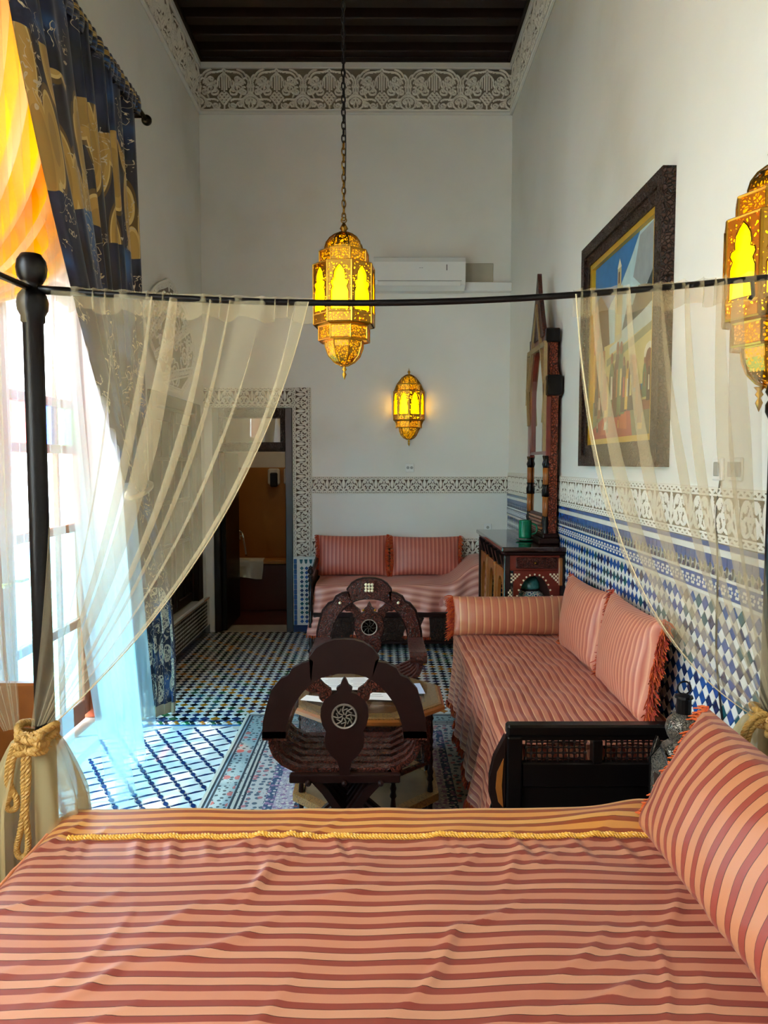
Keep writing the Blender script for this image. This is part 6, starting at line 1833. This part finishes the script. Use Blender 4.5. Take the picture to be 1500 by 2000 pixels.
drape('lower_drape', lambda u: (-1.55, lerp(2.34, 2.62, u), 2.02), lambda u: (-1.55, lerp(2.25, 2.72, u), 1.2), lambda u: (-1.53, lerp(2.25, 2.70, u), .01), 60, 30, 5, 1.0, .03, (1, 0, 0), 'orange_bands', to, 11)

tw = thing('voile_curtain', 'long white voile curtain falling to the blue tiled floor', 'curtain', (-1.45, 4.2, 0), 'white voile curtains')
drape('voile', lambda u: (-1.545, lerp(3.62, 4.40, u), 3.63), lambda u: (-1.52, lerp(3.45, 4.34, u), 1.7), lambda u: (lerp(-1.22, -1.36, u) + .03 * np.sin(u * 14), lerp(3.36, 4.22, u), .014), 170, 60, 6, 1.2, .04, (1, 0, 0), 'sheer_white', tw, 12)
tw2 = thing('voile_curtain', 'white voile curtain hanging behind the bed post at the window', 'curtain', (-1.5, 3.1, 0), 'white voile curtains')
drape('voile', lambda u: (-1.545, lerp(2.56, 3.60, u), 3.63), lambda u: (-1.53, lerp(2.56, 3.58, u), 1.7), lambda u: (lerp(-1.46, -1.42, u), lerp(2.55, 3.40, u), .014), 150, 50, 8, 1.1, .04, (1, 0, 0), 'sheer_thin', tw2, 13)
# inner rod for the orange and white cloths
t = thing('inner_rod', 'thin brass rod close to the wall holding the orange and white curtains', 'curtain rod', (-1.56, 3.5, 3.8))
mk('pole', MB().tube([(-1.585, 2.3, 3.80), (-1.585, 4.66, 3.80)], .008, 8), 'brass_dark', t)
mk('wire', MB().tube([(-1.545, 2.5, 3.63), (-1.545, 4.66, 3.63)], .005, 6), 'brass_dark', t)
for y in (2.4, 4.64): mk('bracket', MB().box(XL, -1.575, y - .01, y + .01, 3.66, 3.82), 'brass_dark', t)

# ------------------------------------------------------------------ candle lantern on a stool between bed and daybed
LX, LY, LZ = 1.01, 2.42, .335
t = thing('stool', 'small dark wooden stool behind the bed pillow', 'stool', (LX, LY, 0))
mk('seat', MB().lathe([(.12, LZ - .03), (.13, LZ - .015), (.12, LZ)], 20, (LX, LY, 0)), 'wood_dark', t)
for k in range(4):
    a = k * PI / 2 + .6; mk('leg', MB().tube([(LX + .08 * math.cos(a), LY + .08 * math.sin(a), LZ - .025), (LX + .105 * math.cos(a), LY + .105 * math.sin(a), 0)], .014, 8), 'wood_dark', t)
t = thing('candle_lantern', 'dark engraved metal candle lantern with domed top beside the bed pillow', 'lantern', (LX, LY, LZ))
tin = carved('engraved_tin', '8a8072', '2a241e', 110, .35, .002, .6)
mk('base', MB().lathe([(.10, 0), (.104, .012), (.092, .03)], 8, (LX, LY, LZ)), 'iron', t)
for k in range(6):
    a = k * PI / 3 + .3
    cx, cy = LX + .086 * math.cos(a), LY + .086 * math.sin(a)
    d = Vector((-math.sin(a), math.cos(a), 0)); nrm = Vector((math.cos(a), math.sin(a), 0))
    Mx = Matrix(((d.x, nrm.x, 0, cx), (d.y, nrm.y, 0, cy), (0, 0, 1, 0), (0, 0, 0, 1)))
    p = mk('side_panel', MB().prism([(-.047, LZ + .03), (.047, LZ + .03), (.047, LZ + .26), (0, LZ + .315), (-.047, LZ + .26)], -.003, .003).xf(Mx), tin, t)
    mk('panel_glass', MB().box(-.026, .026, .0035, .005, LZ + .06, LZ + .215).xf(Mx), pm('bottle_glass_%d' % k, ('3a2a24', '2a3f2a', '2c2a5a')[k % 3], .08, var=.1), p)
    mk('panel_rim', MB().tube([tuple(Mx @ Vector((x, .004, z))) for x, z in ((-.047, LZ + .03), (.047, LZ + .03), (.047, LZ + .26), (0, LZ + .315), (-.047, LZ + .26))], .003, 4, closed=True), 'iron', p)
mk('shoulder', MB().lathe([(.086, .255), (.07, .30), (.035, .325)], 6, (LX, LY, LZ), a0=.3), tin, t)
mk('dome', MB().lathe([(.034, .315), (.050, .335), (.058, .362), (.052, .39), (.034, .41), (.026, .415)], 16, (LX, LY, LZ)), tin, t, smooth=True)
mk('chimney', MB().lathe([(.024, .41), (.024, .465), (.030, .467), (.028, .475), (.005, .482)], 14, (LX, LY, LZ)), 'iron', t)
mk('ring', MB().tube([(LX + .022 * math.cos(a), LY, LZ + .50 + .022 * math.sin(a)) for a in np.linspace(0, 2 * PI, 16, endpoint=False)], .003, 5, closed=True), 'iron', t)
mk('wall_cable', MB().tube(smoothpath([(XR - .006, 2.58, 1.53), (XR - .008, 2.60, 1.40), (XR - .016, 2.56, 1.2), (XR - .016, 2.55, .9), (XR - .016, 2.47, .6), (XR - .016, 2.46, .25)], 30), .0035, 5), 'black', label='thin dark cable running down the tiled wall behind the gauze', cat='cable')

# ------------------------------------------------------------------ wooden chest by the window post
t = thing('wooden_chest', 'dark wooden chest standing under the window behind the bed post', 'chest', (-1.38, 2.2, 0))
mk('body', MB().box(-1.475, -1.13, 1.75, 2.48, .05, .50, bev=.008), 'wood_honey', t)
mk('lid', MB().box(-1.485, -1.12, 1.73, 2.50, .50, .56, bev=.012), 'wood_dark', t)
mk('back_panel', MB().box(-1.48, -1.12, 2.46, 2.50, .56, .84, bev=.008), 'wood_honey', t)
for x, y in ((-1.44, 1.80), (-1.17, 1.80), (-1.44, 2.43), (-1.17, 2.43)): mk('foot', MB().box(x - .03, x + .03, y - .03, y + .03, 0, .05), 'wood_dark', t)
